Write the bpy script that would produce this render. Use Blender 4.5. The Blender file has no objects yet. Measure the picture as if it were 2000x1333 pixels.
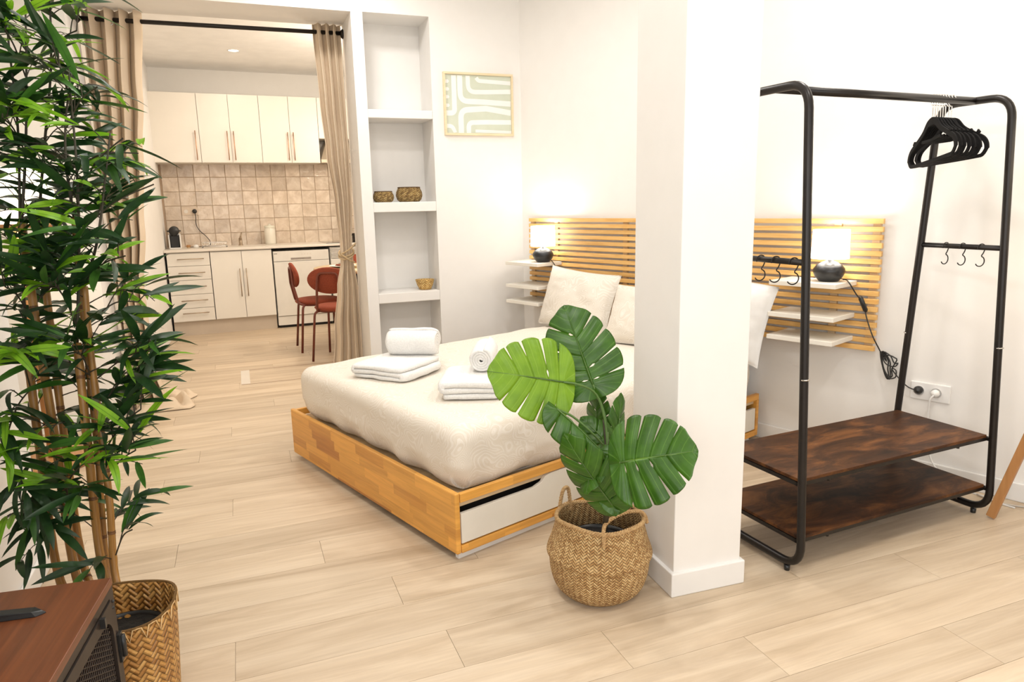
import bpy, bmesh, math, random
from mathutils import Vector, Matrix, noise
R = math.radians
PI = math.pi
scene = bpy.context.scene
col = scene.collection
random.seed(7)

# ------------------------------------------------------------ camera, world, lights, exposure
CAMLOC = Vector((0, 0, 1.30))
yaw, pit, rol = R(21.0), R(11.106), R(-1.2528)
cam_d = bpy.data.cameras.new('camera')
cam = bpy.data.objects.new('camera', cam_d); col.objects.link(cam)
fw = Vector((math.sin(yaw)*math.cos(pit), math.cos(yaw)*math.cos(pit), -math.sin(pit)))
r0 = Vector((math.cos(yaw), -math.sin(yaw), 0)); u0 = r0.cross(fw)
rr = r0*math.cos(rol) + u0*math.sin(rol); uu = u0*math.cos(rol) - r0*math.sin(rol)
mw = Matrix((rr, uu, -fw)).transposed().to_4x4(); mw.translation = CAMLOC
cam.matrix_world = mw
cam_d.sensor_width = 36; cam_d.lens = 1367.67/2000*36; cam_d.clip_start = .05
scene.camera = cam

w = bpy.data.worlds.new('world'); scene.world = w; w.use_nodes = True
w.node_tree.nodes['Background'].inputs[0].default_value = (1, .97, .93, 1)
w.node_tree.nodes['Background'].inputs[1].default_value = 1.0
scene.view_settings.view_transform = 'Standard'
scene.view_settings.look = 'None'
scene.view_settings.gamma = 1
scene.view_settings.use_curve_mapping = False
scene.view_settings.exposure = -0.57

def area(name, loc, target, sx, sy, power, colr, shape='RECTANGLE'):
    l = bpy.data.lights.new(name, 'AREA'); l.shape = shape; l.size = sx
    if shape in ('RECTANGLE', 'ELLIPSE'): l.size_y = sy
    l.energy = power; l.color = colr
    o = bpy.data.objects.new(name, l); col.objects.link(o); o.location = loc
    d = Vector(target) - Vector(loc)
    o.rotation_euler = d.to_track_quat('-Z', 'Y').to_euler()
    return o
# fill lights at unseen added windows, behind the viewer and on the left
area('rear_fill_light', (.9, -1.38, 1.45), (.9, 3, 1.2), 3.2, 1.9, 48, (1, .985, .965))
area('side_fill_light', (-.755, -.45, 1.6), (1.5, 1.4, .9), 1.5, 1.35, 46, (1, .985, .965))
# unseen overhead lights added to brighten the main room
for x, y in ((.35, 1.0), (1.8, .9), (.1, 2.6), (1.3, 3.3), (2.2, 2.1), (.6, 4.2)):
    area('ceiling_fill_light', (x, y, 2.82), (x, y, 0), .22, .22, 19, (1, .97, .93), 'DISK')
# kitchen downlights
for x, y in ((.12, 7.55), (1.3, 7.3), (.3, 5.9), (1.5, 6.0)):
    area('kitchen_downlight_glow', (x, y, 2.765), (x, y, 0), .16, .16, 8, (1, .88, .74), 'DISK')

pl_ = bpy.data.lights.new('kitchen_fill_light', 'POINT'); pl_.energy = 80; pl_.color = (1, .87, .71); pl_.shadow_soft_size = .12  # no pendant here: unseen fill added for the upper kitchen walls
po_ = bpy.data.objects.new('kitchen_fill_light', pl_); col.objects.link(po_); po_.location = (1.40, 6.45, 2.25)

# ------------------------------------------------------------ mesh helpers
class MB:
    def __init__(s): s.v = []; s.f = []; s.uv = []; s.sm = []
    def add(s, vs, fs, uvs=None, smooth=False, M=None):
        o = len(s.v)
        if M is not None: vs = [M @ Vector(p) for p in vs]
        s.v += [tuple(p) for p in vs]
        for i, f in enumerate(fs):
            s.f.append([o+k for k in f]); s.sm.append(smooth)
            s.uv.append([uvs[k] for k in f] if uvs else [(0, 0)]*len(f))
        return s
    def box(s, x0, x1, y0, y1, z0, z1, M=None):
        vs = [(x, y, z) for x in (x0, x1) for y in (y0, y1) for z in (z0, z1)]
        return s.add(vs, [(0, 1, 3, 2), (4, 6, 7, 5), (0, 4, 5, 1), (2, 3, 7, 6), (0, 2, 6, 4), (1, 5, 7, 3)], M=M)
    def prism(s, pts, z0, z1, M=None):
        n = len(pts)
        vs = [(p[0], p[1], z0) for p in pts] + [(p[0], p[1], z1) for p in pts]
        fs = [tuple(range(n))[::-1], tuple(range(n, 2*n))] + [(i, (i+1) % n, n+(i+1) % n, n+i) for i in range(n)]
        return s.add(vs, fs, M=M)
    def tube(s, pts, r, seg=10, closed=False, cap=True, M=None):
        pts = [Vector(p) for p in pts]; n = len(pts)
        rs = r if isinstance(r, (list, tuple)) else [r]*n
        T = []
        for i in range(n):
            a = pts[(i-1) % n] if (closed or i > 0) else pts[i]
            b = pts[(i+1) % n] if (closed or i < n-1) else pts[i]
            t = (b-a); T.append(t.normalized() if t.length > 1e-9 else Vector((0, 0, 1)))
        up = Vector((0, 0, 1)) if abs(T[0].z) < .9 else Vector((1, 0, 0))
        N = (up - T[0]*up.dot(T[0])).normalized()
        vs = []; uvs = []
        L = 0
        for i in range(n):
            if i: L += (pts[i]-pts[i-1]).length
            N = (N - T[i]*N.dot(T[i]))
            N = N.normalized() if N.length > 1e-6 else T[i].orthogonal().normalized()
            B = T[i].cross(N)
            for k in range(seg):
                a = 2*PI*k/seg
                vs.append(pts[i] + (N*math.cos(a)+B*math.sin(a))*rs[i]); uvs.append((k/seg, L))
        fs = []
        m = n if closed else n-1
        for i in range(m):
            for k in range(seg):
                a = i*seg+k; b = i*seg+(k+1) % seg; j = ((i+1) % n)*seg
                fs.append((a, b, j+(k+1) % seg, j+k))
        if cap and not closed:
            fs.append(tuple(range(seg))[::-1]); fs.append(tuple((n-1)*seg+k for k in range(seg)))
        return s.add(vs, fs, uvs, True, M)
    def lathe(s, prof, c=(0, 0, 0), seg=32, M=None, caps=True):
        vs = []; uvs = []; L = 0
        for i, (r, z) in enumerate(prof):
            if i: L += math.hypot(r-prof[i-1][0], z-prof[i-1][1])
            for k in range(seg+1):
                a = 2*PI*k/seg
                vs.append((c[0]+r*math.cos(a), c[1]+r*math.sin(a), c[2]+z)); uvs.append((k/seg, L))
        fs = [(i*(seg+1)+k, i*(seg+1)+k+1, (i+1)*(seg+1)+k+1, (i+1)*(seg+1)+k) for i in range(len(prof)-1) for k in range(seg)]
        s.add(vs, fs, uvs, True, M)
        if caps:
            for i, fl in ((0, True), (len(prof)-1, False)):
                if prof[i][0] > 1e-5:
                    ring = [vs[i*(seg+1)+k] for k in range(seg)]
                    f = tuple(range(seg)); s.add(ring, [f[::-1] if fl else f], None, False, M)
        return s
    def grid(s, fn, nu, nv, smooth=True, M=None, cu=False):
        vs = []; uvs = []
        for j in range(nv+1):
            for i in range(nu+1):
                vs.append(fn(i/nu, j/nv)); uvs.append((i/nu, j/nv))
        fs = [(j*(nu+1)+i, j*(nu+1)+i+1, (j+1)*(nu+1)+i+1, (j+1)*(nu+1)+i) for j in range(nv) for i in range(nu)]
        return s.add(vs, fs, uvs, smooth, M)
    def mesh(s, name, weld=False):
        me = bpy.data.meshes.new(name)
        me.from_pydata(s.v, [], s.f)
        uvl = me.uv_layers.new(name='UVMap')
        k = 0
        flat = []
        for f in s.uv:
            for p in f: flat += [p[0], p[1]]
        uvl.data.foreach_set('uv', flat)
        me.polygons.foreach_set('use_smooth', s.sm)
        if weld:
            bm = bmesh.new(); bm.from_mesh(me); bmesh.ops.remove_doubles(bm, verts=bm.verts, dist=1e-5); bm.to_mesh(me); bm.free()
        me.update()
        return me

def tag(o, label=None, cat=None, group=None, kind=None):
    if label: o['label'] = label
    if cat: o['category'] = cat
    if group: o['group'] = group
    if kind: o['kind'] = kind
    return o
def thing(name, label, cat, loc=(0, 0, 0), rz=0, group=None):
    o = bpy.data.objects.new(name, None); col.objects.link(o)
    o.empty_display_size = .1
    o.location = loc; o.rotation_euler = (0, 0, rz)
    return tag(o, label, cat, group)
def put(name, mb, mat, parent=None, bevel=0, loc=None, rot=None, seg=2, weld=False, label=None, solid=0, subsurf=0):
    me = mb if isinstance(mb, bpy.types.Mesh) else mb.mesh(name, weld)
    if not len(me.materials): me.materials.append(mat)
    o = bpy.data.objects.new(name, me); col.objects.link(o)
    if parent: o.parent = parent
    if loc is not None: o.location = loc
    if rot is not None: o.rotation_euler = rot
    if solid:
        m = o.modifiers.new('solid', 'SOLIDIFY'); m.thickness = solid; m.offset = 0
    if bevel:
        m = o.modifiers.new('bevel', 'BEVEL'); m.width = bevel; m.segments = seg; m.limit_method = 'ANGLE'; m.angle_limit = R(40)
    if subsurf:
        m = o.modifiers.new('sub', 'SUBSURF'); m.levels = subsurf; m.render_levels = subsurf
    if label: o['label'] = label
    return o
def struct(name, mb, mat, parent=None, **k):
    o = put(name, mb, mat, parent, **k)
    if not parent: o['kind'] = 'structure'
    return o
def dup(src, loc=None, rz=None, label=None, group=None):
    def cp(o, par):
        c = o.copy(); col.objects.link(c); c.parent = par
        for ch in list(o.children): cp(ch, c)
        return c
    c = cp(src, src.parent)
    if loc is not None: c.location = loc
    if rz is not None: c.rotation_euler = (0, 0, rz)
    if label: c['label'] = label
    if group: c['group'] = group
    return c
def fillet(pts, rad, n=6, closed=False):
    pts = [Vector(p) for p in pts]; out = []; N = len(pts)
    for i, p in enumerate(pts):
        if not closed and i in (0, N-1): out.append(p); continue
        a = pts[(i-1) % N]; b = pts[(i+1) % N]
        da = (a-p).normalized(); db = (b-p).normalized()
        ang = da.angle(db)
        d = min(rad/math.tan(ang/2), (a-p).length*.49, (b-p).length*.49)
        p0 = p+da*d; p1 = p+db*d
        for k in range(n+1):
            t = k/n; out.append(p0*(1-t)**2 + p*2*t*(1-t) + p1*t*t)
    return out
def smoothpath(pts, n=6):
    pts = [Vector(p) for p in pts]; out = []
    for i in range(len(pts)-1):
        p0 = pts[max(i-1, 0)]; p1 = pts[i]; p2 = pts[i+1]; p3 = pts[min(i+2, len(pts)-1)]
        for k in range(n):
            t = k/n
            out.append(.5*((2*p1)+(p2-p0)*t+(2*p0-5*p1+4*p2-p3)*t*t+(3*p1-p0-3*p2+p3)*t**3))
    out.append(pts[-1]); return out

# ------------------------------------------------------------ materials
class NT:
    def __init__(s, name):
        s.m = bpy.data.materials.new(name); s.m.use_nodes = True
        s.t = s.m.node_tree; s.b = s.t.nodes['Principled BSDF']; s.out = s.t.nodes['Material Output']
    def n(s, typ, **k):
        o = s.t.nodes.new(typ)
        for a, b in k.items(): setattr(o, a, b)
        return o
    def l(s, a, b): s.t.links.new(a, b)
    def val(s, inp, v):
        if hasattr(v, 'is_linked') or isinstance(v, bpy.types.NodeSocket): s.l(v, inp)
        else: inp.default_value = v
    def math(s, op, a, b=0.0, c=None):
        o = s.n('ShaderNodeMath', operation=op); s.val(o.inputs[0], a); s.val(o.inputs[1], b)
        if c is not None: s.val(o.inputs[2], c)
        return o.outputs[0]
    def coord(s, kind='Object', scale=(1, 1, 1), loc=None):
        tc = s.n('ShaderNodeTexCoord'); mp = s.n('ShaderNodeMapping'); mp.inputs['Scale'].default_value = scale
        s.l(tc.outputs[kind], mp.inputs[0])
        if loc is not None: s.l(loc, mp.inputs['Location'])
        return mp.outputs[0]
    def noise(s, vec, scale=5, detail=4, rough=.55, dist=0):
        o = s.n('ShaderNodeTexNoise'); s.l(vec, o.inputs['Vector']); o.inputs['Scale'].default_value = scale
        o.inputs['Detail'].default_value = detail; o.inputs['Roughness'].default_value = rough; o.inputs['Distortion'].default_value = dist
        return o.outputs['Fac']
    def ramp(s, fac, stops):
        o = s.n('ShaderNodeValToRGB'); s.l(fac, o.inputs[0]); e = o.color_ramp.elements
        while len(e) < len(stops): e.new(.5)
        for i, (p, c) in enumerate(stops):
            e[i].position = p; e[i].color = (*c, 1) if len(c) == 3 else c
        return o.outputs[0]
    def mix(s, fac, a, b, typ='MIX'):
        o = s.n('ShaderNodeMix', data_type='RGBA', blend_type=typ); s.val(o.inputs[0], fac)
        for i, v in ((6, a), (7, b)):
            if isinstance(v, tuple): v = (*v, 1) if len(v) == 3 else v
            s.val(o.inputs[i], v)
        return o.outputs[2]
    def base(s, c): s.val(s.b.inputs['Base Color'], (*c, 1) if isinstance(c, tuple) and len(c) == 3 else c)
    def bump(s, h, strength=.2, dist=.01):
        o = s.n('ShaderNodeBump'); o.inputs['Strength'].default_value = strength; o.inputs['Distance'].default_value = dist
        s.l(h, o.inputs['Height']); s.l(o.outputs[0], s.b.inputs['Normal'])
    def set(s, rough=.5, metal=0, spec=None, **k):
        s.b.inputs['Roughness'].default_value = rough; s.b.inputs['Metallic'].default_value = metal
        if spec is not None: s.b.inputs['Specular IOR Level'].default_value = spec
        return s
def simple(name, c1, c2=None, rough=.5, metal=0, scale=(6, 6, 6), bump=0, bd=.002, spec=None, detail=4, dist=0, kind='Object', lo=.35, hi=.65):
    t = NT(name); t.set(rough, metal, spec)
    if c2 is None: c2 = tuple(x*.94 for x in c1)
    f = t.noise(t.coord(kind, scale), 1, detail, .55, dist)
    t.base(t.ramp(f, [(lo, c2), (hi, c1)]))
    if bump: t.bump(f, bump, bd)
    return t.m
def emis(name, c, s, base=(.9, .9, .88)):
    t = NT(name); t.base(base); t.b.inputs['Emission Color'].default_value = (*c, 1); t.b.inputs['Emission Strength'].default_value = s
    t.set(.8); return t.m

m_wall = simple('white_plaster', (.825, .805, .775), (.81, .79, .76), .7, scale=(9, 9, 9), bump=.05)
m_ceil = simple('ceiling_white', (.88, .87, .85), None, .8)
m_base = simple('painted_skirting', (.82, .81, .79), (.8, .79, .77), .4)
m_cab = simple('white_laminate', (.82, .78, .71), (.8, .76, .69), .35, scale=(3, 3, 3))
m_cabw = simple('white_carcass', (.74, .69, .62), None, .45)
m_dw = simple('appliance_white', (.80, .77, .71), None, .3)
m_copper = simple('brushed_copper', (.62, .38, .24), (.5, .3, .2), .3, .9)
m_steel = simple('stainless_steel', (.55, .53, .5), None, .25, 1)
m_chrome = simple('chrome_wire', (.8, .79, .77), None, .15, 1)
m_black = simple('black_metal', (.016, .012, .010), (.010, .008, .007), .36, .3, bump=.03)
m_bplast = simple('black_plastic', (.018, .018, .018), None, .35)
m_velvet = simple('black_velvet', (.010, .009, .009), (.006, .006, .006), .95, scale=(200, 200, 200), bump=.2, spec=.2)
m_ceram = simple('black_ceramic', (.018, .018, .019), (.014, .014, .015), .33, scale=(30, 30, 30))
m_gap = simple('dark_gap', (.02, .018, .016), None, .8)
m_rust = simple('rust_fabric', (.27, .050, .018), (.21, .036, .013), .85, scale=(120, 120, 120), bump=.2)
m_rustm = simple('rust_metal', (.17, .034, .016), (.13, .026, .012), .4)
m_towel = simple('white_terry', (.88, .87, .85), (.80, .79, .77), .95, scale=(160, 160, 160), bump=.6, bd=.004, spec=.1)
m_white = simple('white_gloss', (.85, .84, .82), None, .3)
m_pillow = simple('white_cotton', (.85, .84, .82), (.81, .8, .78), .9, scale=(20, 20, 20), bump=.15)
m_matt = simple('blue_grey_ticking', (.34, .36, .42), (.28, .30, .36), .9, scale=(60, 60, 60), bump=.2)
m_shelfw = simple('cream_board', (.80, .76, .68), (.76, .72, .64), .45)
m_soil = simple('dark_soil', (.02, .016, .012), (.008, .007, .006), .95, scale=(60, 60, 60), bump=.8, bd=.01)
m_paper = simple('paper_white', (.86, .85, .82), None, .8)
m_sage = simple('sage_print', (.60, .64, .53), (.57, .61, .50), .8, scale=(12, 12, 12))
m_glass = simple('dark_glass', (.02, .02, .022), None, .08)
m_shade = emis('lit_lampshade', (1, .96, .9), 7.0)
m_shade2 = emis('lit_drum_shade', (1, .86, .62), 4.0)
m_bulb = emis('lit_downlight', (1, .9, .75), 30)

def wood(name, c1, c2, c3, sc=(2, 30, 30), rough=.45, rnd=.12, bump=.05):
    t = NT(name); t.set(rough)
    oi = t.n('ShaderNodeObjectInfo')
    off = t.math('MULTIPLY', oi.outputs['Random'], 37.0)
    cmb = t.n('ShaderNodeCombineXYZ')
    for i in range(3): t.l(off, cmb.inputs[i])
    v = t.coord('Object', sc, cmb.outputs[0])
    f = t.noise(v, 1, 5, .6, .6)
    c = t.ramp(f, [(.28, c3), (.5, c2), (.72, c1)])
    b = t.math('MULTIPLY_ADD', oi.outputs['Random'], rnd*2, 1-rnd)
    hs = t.n('ShaderNodeHueSaturation'); t.l(c, hs.inputs['Color']); t.l(b, hs.inputs['Value'])
    t.base(hs.outputs[0]); t.bump(f, bump, .003)
    return t.m
m_floor = None
def floor_mat():
    t = NT('light_oak_plank'); t.set(.42)
    oi = t.n('ShaderNodeObjectInfo')
    off = t.math('MULTIPLY', oi.outputs['Random'], 91.0)
    cmb = t.n('ShaderNodeCombineXYZ')
    for i in range(3): t.l(off, cmb.inputs[i])
    v = t.coord('Object', (1.1, 11, 1), cmb.outputs[0])
    f = t.noise(v, 1, 6, .62, 1.1)
    v2 = t.coord('Object', (3.5, 120, 1), cmb.outputs[0])
    f2 = t.noise(v2, 1, 3, .5, .3)
    v3 = t.coord('Object', (1.6, 5.5, 1), cmb.outputs[0])
    f3 = t.noise(v3, 1.5, 2, .5, .2)
    c = t.ramp(f, [(.25, (.43, .325, .215)), (.42, (.55, .43, .30)), (.58, (.635, .515, .375)), (.75, (.69, .575, .435))])
    c = t.mix(t.math('MULTIPLY', t.ramp(f2, [(.4, (0, 0, 0)), (.68, (1, 1, 1))]), .25), c, (.44, .335, .245))
    c = t.mix(t.ramp(f3, [(.70, (0, 0, 0)), (.80, (.55, .55, .55))]), c, (.36, .23, .13))
    hs = t.n('ShaderNodeHueSaturation'); t.l(c, hs.inputs['Color'])
    t.l(t.math('MULTIPLY_ADD', oi.outputs['Random'], .14, .93), hs.inputs['Value'])
    t.base(hs.outputs[0]); t.bump(f2, .08, .002)
    return t.m
m_floor = floor_mat()
def joined(name, axis='x', c1=(.80, .405, .085), c2=(.52, .21, .04), bw=.25, bh=.043):
    """finger jointed solid wood: staves of different tone"""
    t = NT(name); t.set(.35)
    tc = t.n('ShaderNodeTexCoord'); sp = t.n('ShaderNodeSeparateXYZ'); t.l(tc.outputs['Object'], sp.inputs[0])
    u = sp.outputs[0 if axis == 'x' else 1]; v = sp.outputs[2]
    row = t.math('FLOOR', t.math('DIVIDE', v, bh))
    wn = t.n('ShaderNodeTexWhiteNoise', noise_dimensions='1D'); t.l(row, wn.inputs['W'])
    uo = t.math('ADD', t.math('DIVIDE', u, bw), t.math('MULTIPLY', wn.outputs[0], 5.3))
    cell = t.math('FLOOR', uo)
    cmb = t.n('ShaderNodeCombineXYZ'); t.l(row, cmb.inputs[0]); t.l(cell, cmb.inputs[1])
    w2 = t.n('ShaderNodeTexWhiteNoise', noise_dimensions='2D'); t.l(cmb.outputs[0], w2.inputs['Vector'])
    c = t.ramp(w2.outputs[0], [(0, c2), (.14, tuple((a+b)/2 for a, b in zip(c2, c1))), (.35, tuple((a+b*4)/5 for a, b in zip(c2, c1))), (.7, c1), (1, tuple(min(1, a*1.15) for a in c1))])
    cmb2 = t.n('ShaderNodeCombineXYZ')
    t.l(t.math('MULTIPLY', u, 3), cmb2.inputs[0]); t.l(t.math('MULTIPLY', v, 60), cmb2.inputs[1]); t.l(t.math('MULTIPLY', w2.outputs[0], 40), cmb2.inputs[2])
    f = t.noise(cmb2.outputs[0], 1, 4, .6, .8)
    c = t.mix(.55, c, t.ramp(f, [(.3, (.62, .55, .45)), (.65, (1, 1, 1))]), 'MULTIPLY')
    t.base(c); t.bump(f, .04, .002)
    return t.m
m_bedx = joined('oiled_beech_length', 'x')
m_bedy = joined('oiled_beech_width', 'y')
m_slat = wood('oiled_beech_slat', (.84, .53, .21), (.76, .45, .15), (.60, .31, .08), (4, 40, 40), .4, .10)
m_rustic = NT('rustic_brown_board')
def rustic():
    t = m_rustic; t.set(.45, spec=.15)
    v = t.coord('Object', (2.2, 5, 5)); f = t.noise(v, 2, 6, .65, .8)
    v2 = t.coord('Object', (6, 60, 60)); f2 = t.noise(v2, 1, 4, .6, .4)
    c = t.ramp(f, [(.32, (.018, .008, .005)), (.48, (.06, .023, .009)), (.62, (.15, .058, .018)), (.78, (.23, .095, .03))])
    c = t.mix(.5, c, t.ramp(f2, [(.3, (.45, .42, .4)), (.62, (1, 1, 1))]), 'MULTIPLY')
    t.base(c); t.bump(f2, .05, .002); return t.m
m_rustic = rustic()
m_walnut = wood('walnut_top', (.20, .062, .02), (.15, .046, .016), (.095, .03, .01), (50, 2.2, 30), .38, .02)
m_leg = wood('oak_leg', (.50, .255, .095), (.42, .20, .07), (.32, .15, .05), (30, 30, 3), .45, .03)
m_ash = wood('pale_ash', (.72, .56, .36), (.66, .5, .31), (.56, .42, .26), (3, 30, 30), .5, .05)
m_pine = simple('pine_frame', (.80, .66, .44), (.74, .6, .38), .5, scale=(8, 8, 40))
m_cane = NT('bamboo_cane')
def cane():
    t = m_cane; t.set(.38)
    tc = t.n('ShaderNodeTexCoord'); mp = t.n('ShaderNodeMapping'); mp.inputs['Scale'].default_value = (14, 9, 1); t.l(tc.outputs['UV'], mp.inputs[0])
    f = t.noise(mp.outputs[0], 1, 4, .6, .3)
    t.base(t.ramp(f, [(.25, (.20, .085, .018)), (.5, (.36, .175, .04)), (.75, (.52, .29, .08))])); t.bump(f, .1, .002); return t.m
m_cane = cane()
m_node = simple('cane_node', (.20, .085, .025), (.10, .04, .012), .5, scale=(60, 60, 60))
def leafmat(name, c1, c2, vein, tr=.35, rough=.4, monst=False):
    t = NT(name); t.set(rough)
    tc = t.n('ShaderNodeTexCoord'); sp = t.n('ShaderNodeSeparateXYZ'); t.l(tc.outputs['UV'], sp.inputs[0])
    u, v = sp.outputs[0], sp.outputs[1]
    av = t.math('ABSOLUTE', t.math('SUBTRACT', v, .5))
    f = t.noise(t.coord('Object', (18, 18, 18)), 1, 3)
    c = t.ramp(f, [(.35, c1), (.65, c2)])
    if monst:
        ph = t.math('FRACT', t.math('MULTIPLY', u, 13))
        side = t.math('LESS_THAN', t.math('ABSOLUTE', t.math('SUBTRACT', ph, .5)), .035)
        mid = t.math('LESS_THAN', av, .011)
        c = t.mix(t.math('MULTIPLY', t.math('MAXIMUM', t.math('MULTIPLY', side, .45), mid), .8), c, vein)
        t.bump(t.math('ABSOLUTE', t.math('SUBTRACT', ph, .5)), .25, .004)
    else:
        mid = t.math('LESS_THAN', av, .06)
        c = t.mix(t.math('MULTIPLY', mid, .6), c, vein)
    t.base(c)
    trn = t.n('ShaderNodeBsdfTranslucent'); t.l(c, trn.inputs[0]) if not isinstance(c, tuple) else None
    mx = t.n('ShaderNodeMixShader'); mx.inputs[0].default_value = tr
    t.l(t.b.outputs[0], mx.inputs[1]); t.l(trn.outputs[0], mx.inputs[2]); t.l(mx.outputs[0], t.out.inputs[0])
    return t.m
m_bl_dark = leafmat('bamboo_leaf_dark', (.008, .032, .009), (.02, .065, .014), (.02, .06, .015), .22, .42)
m_bl_mid = leafmat('bamboo_leaf_green', (.03, .11, .012), (.055, .17, .02), (.03, .10, .012), .3, .42)
m_bl_lime = leafmat('bamboo_leaf_lime', (.17, .42, .012), (.28, .55, .03), (.09, .25, .01), .38, .4)
m_mon = leafmat('monstera_green', (.030, .100, .005), (.052, .155, .007), (.16, .33, .04), .22, .36, True)
m_mon_backlit = leafmat('monstera_backlit_green', (.17, .33, .012), (.23, .42, .018), (.36, .56, .07), .30, .4, True)  # lighter greens stand in for light coming through one leaf
m_stem = simple('green_stem', (.10, .20, .04), (.05, .10, .02), .5)
m_stemd = simple('dark_stem', (.03, .025, .015), (.05, .04, .02), .6)

def weave(name, c1, c2, c3, nu, nv, diag=True, bs=.9, bd=.006, rough=.75):
    """interlaced strands from the UV of a round basket"""
    t = NT(name); t.set(rough)
    tc = t.n('ShaderNodeTexCoord'); sp = t.n('ShaderNodeSeparateXYZ'); t.l(tc.outputs['UV'], sp.inputs[0])
    a = t.math('MULTIPLY', sp.outputs[0], nu); b = t.math('MULTIPLY', sp.outputs[1], nv)
    if diag:
        p = t.math('ADD', a, b); q = t.math('SUBTRACT', a, b)
    else: p, q = a, b
    fp = t.math('FLOOR', p); fq = t.math('FLOOR', q)
    # twill: over/under follows (i+j) mod 4 < 2
    s = t.math('MODULO', t.math('ADD', t.math('ADD', fp, fq), 4000), 4.0 if diag else 2.0)
    over = t.math('LESS_THAN', s, 2.0 if diag else 1.0)
    hp = t.math('SINE', t.math('MULTIPLY', t.math('FRACT', p), PI)); hq = t.math('SINE', t.math('MULTIPLY', t.math('FRACT', q), PI))
    h = t.math('ADD', t.math('MULTIPLY', over, hp), t.math('MULTIPLY', t.math('SUBTRACT', 1.0, over), hq))
    cmb = t.n('ShaderNodeCombineXYZ'); t.l(fp, cmb.inputs[0]); t.l(fq, cmb.inputs[1]); t.l(over, cmb.inputs[2])
    wn = t.n('ShaderNodeTexWhiteNoise', noise_dimensions='3D'); t.l(cmb.outputs[0], wn.inputs['Vector'])
    c = t.ramp(wn.outputs[0], [(0, c3), (.45, c2), (1, c1)])
    fl = t.noise(t.coord('Object', (7, 7, 7)), 1, 3)
    c = t.mix(.5, c, t.ramp(fl, [(.35, (.72, .66, .58)), (.62, (1, 1, 1))]), 'MULTIPLY')
    c = t.mix(t.ramp(h, [(0, (1, 1, 1)), (.45, (0, 0, 0))]), c, tuple(x*.28 for x in c3))
    t.base(c); t.bump(h, bs, bd)
    return t.m
m_sea = weave('seagrass_weave', (.86, .60, .29), (.66, .41, .17), (.46, .25, .09), 92, 104)
m_bam = weave('bamboo_strip_weave', (.74, .43, .14), (.60, .31, .085), (.40, .18, .04), 46, 54, True, 1.0, .005, .45)
m_rat = weave('rattan_weave', (.55, .38, .15), (.42, .27, .09), (.20, .11, .035), 26, 80, True, 1, .006)
m_braid = simple('seagrass_braid', (.60, .40, .19), (.38, .22, .09), .8, scale=(120, 120, 120), bump=.8, bd=.004)
m_jute = simple('jute_rope', (.62, .47, .28), (.5, .36, .2), .9, scale=(150, 150, 150), bump=.8, bd=.003)
m_linen = NT('beige_linen')
def linen():
    t = m_linen; t.set(.9, spec=.15)
    f = t.noise(t.coord('Object', (260, 260, 60)), 1, 2); f2 = t.noise(t.coord('Object', (3, 3, 3)), 1, 3)
    c = t.ramp(f2, [(.3, (.66, .53, .39)), (.7, (.74, .61, .46))])
    t.base(c); t.bump(f, .2, .001); return t.m
m_linen = linen()
def paisley(name, ca, cb, sc=5.0):
    t = NT(name); t.set(.85, spec=.2)
    v = t.coord('Object', (sc, sc, sc))
    nz = t.n('ShaderNodeTexNoise'); t.l(v, nz.inputs['Vector']); nz.inputs['Scale'].default_value = 1.0; nz.inputs['Detail'].default_value = 1
    vm = t.n('ShaderNodeVectorMath', operation='MULTIPLY_ADD'); t.l(nz.outputs['Color'], vm.inputs[0]); vm.inputs[1].default_value = (1.6, 1.6, 1.6); t.l(v, vm.inputs[2])
    vo = t.n('ShaderNodeTexVoronoi', feature='F1'); t.l(vm.outputs[0], vo.inputs['Vector']); vo.inputs['Scale'].default_value = 1.5
    d = vo.outputs['Distance']
    rings = t.math('SINE', t.math('MULTIPLY', d, 62))
    small = t.math('SINE', t.math('MULTIPLY', d, 170))
    m = t.math('ADD', t.math('MULTIPLY', t.math('GREATER_THAN', rings, .35), .6), t.math('MULTIPLY', t.math('GREATER_THAN', small, .5), .25))
    weavef = t.noise(t.coord('Object', (300, 300, 300)), 1, 2)
    c = t.mix(m, ca, cb)
    c = t.mix(.25, c, t.ramp(weavef, [(.3, (.8, .8, .8)), (.7, (1, 1, 1))]), 'MULTIPLY')
    t.base(c); t.bump(t.math('ADD', m, weavef), .12, .002)
    return t.m
m_sheet = paisley('paisley_sheet', (.78, .71, .61), (.88, .83, .76), 6)
m_case = paisley('paisley_pillowcase', (.74, .68, .59), (.85, .80, .73), 6)
def tilemat():
    t = NT('glazed_beige_tile'); t.set(.12, spec=.6)
    oi = t.n('ShaderNodeObjectInfo')
    cmb = t.n('ShaderNodeCombineXYZ')
    for i in range(3): t.l(t.math('MULTIPLY', oi.outputs['Random'], 33.0), cmb.inputs[i])
    f = t.noise(t.coord('Object', (9, 9, 9), cmb.outputs[0]), 1, 4, .6, .5)
    c = t.ramp(f, [(.3, (.52, .41, .31)), (.5, (.64, .53, .42)), (.7, (.76, .66, .55))])
    hs = t.n('ShaderNodeHueSaturation'); t.l(c, hs.inputs['Color']); t.l(t.math('MULTIPLY_ADD', oi.outputs['Random'], .22, .88), hs.inputs['Value'])
    t.base(hs.outputs[0])
    f2 = t.noise(t.coord('Object', (22, 22, 22), cmb.outputs[0]), 1, 3, .5, 1.0)
    t.bump(f2, .5, .006); return t.m
m_tile = tilemat()
m_grout = simple('beige_grout', (.42, .31, .22), None, .9)

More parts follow.
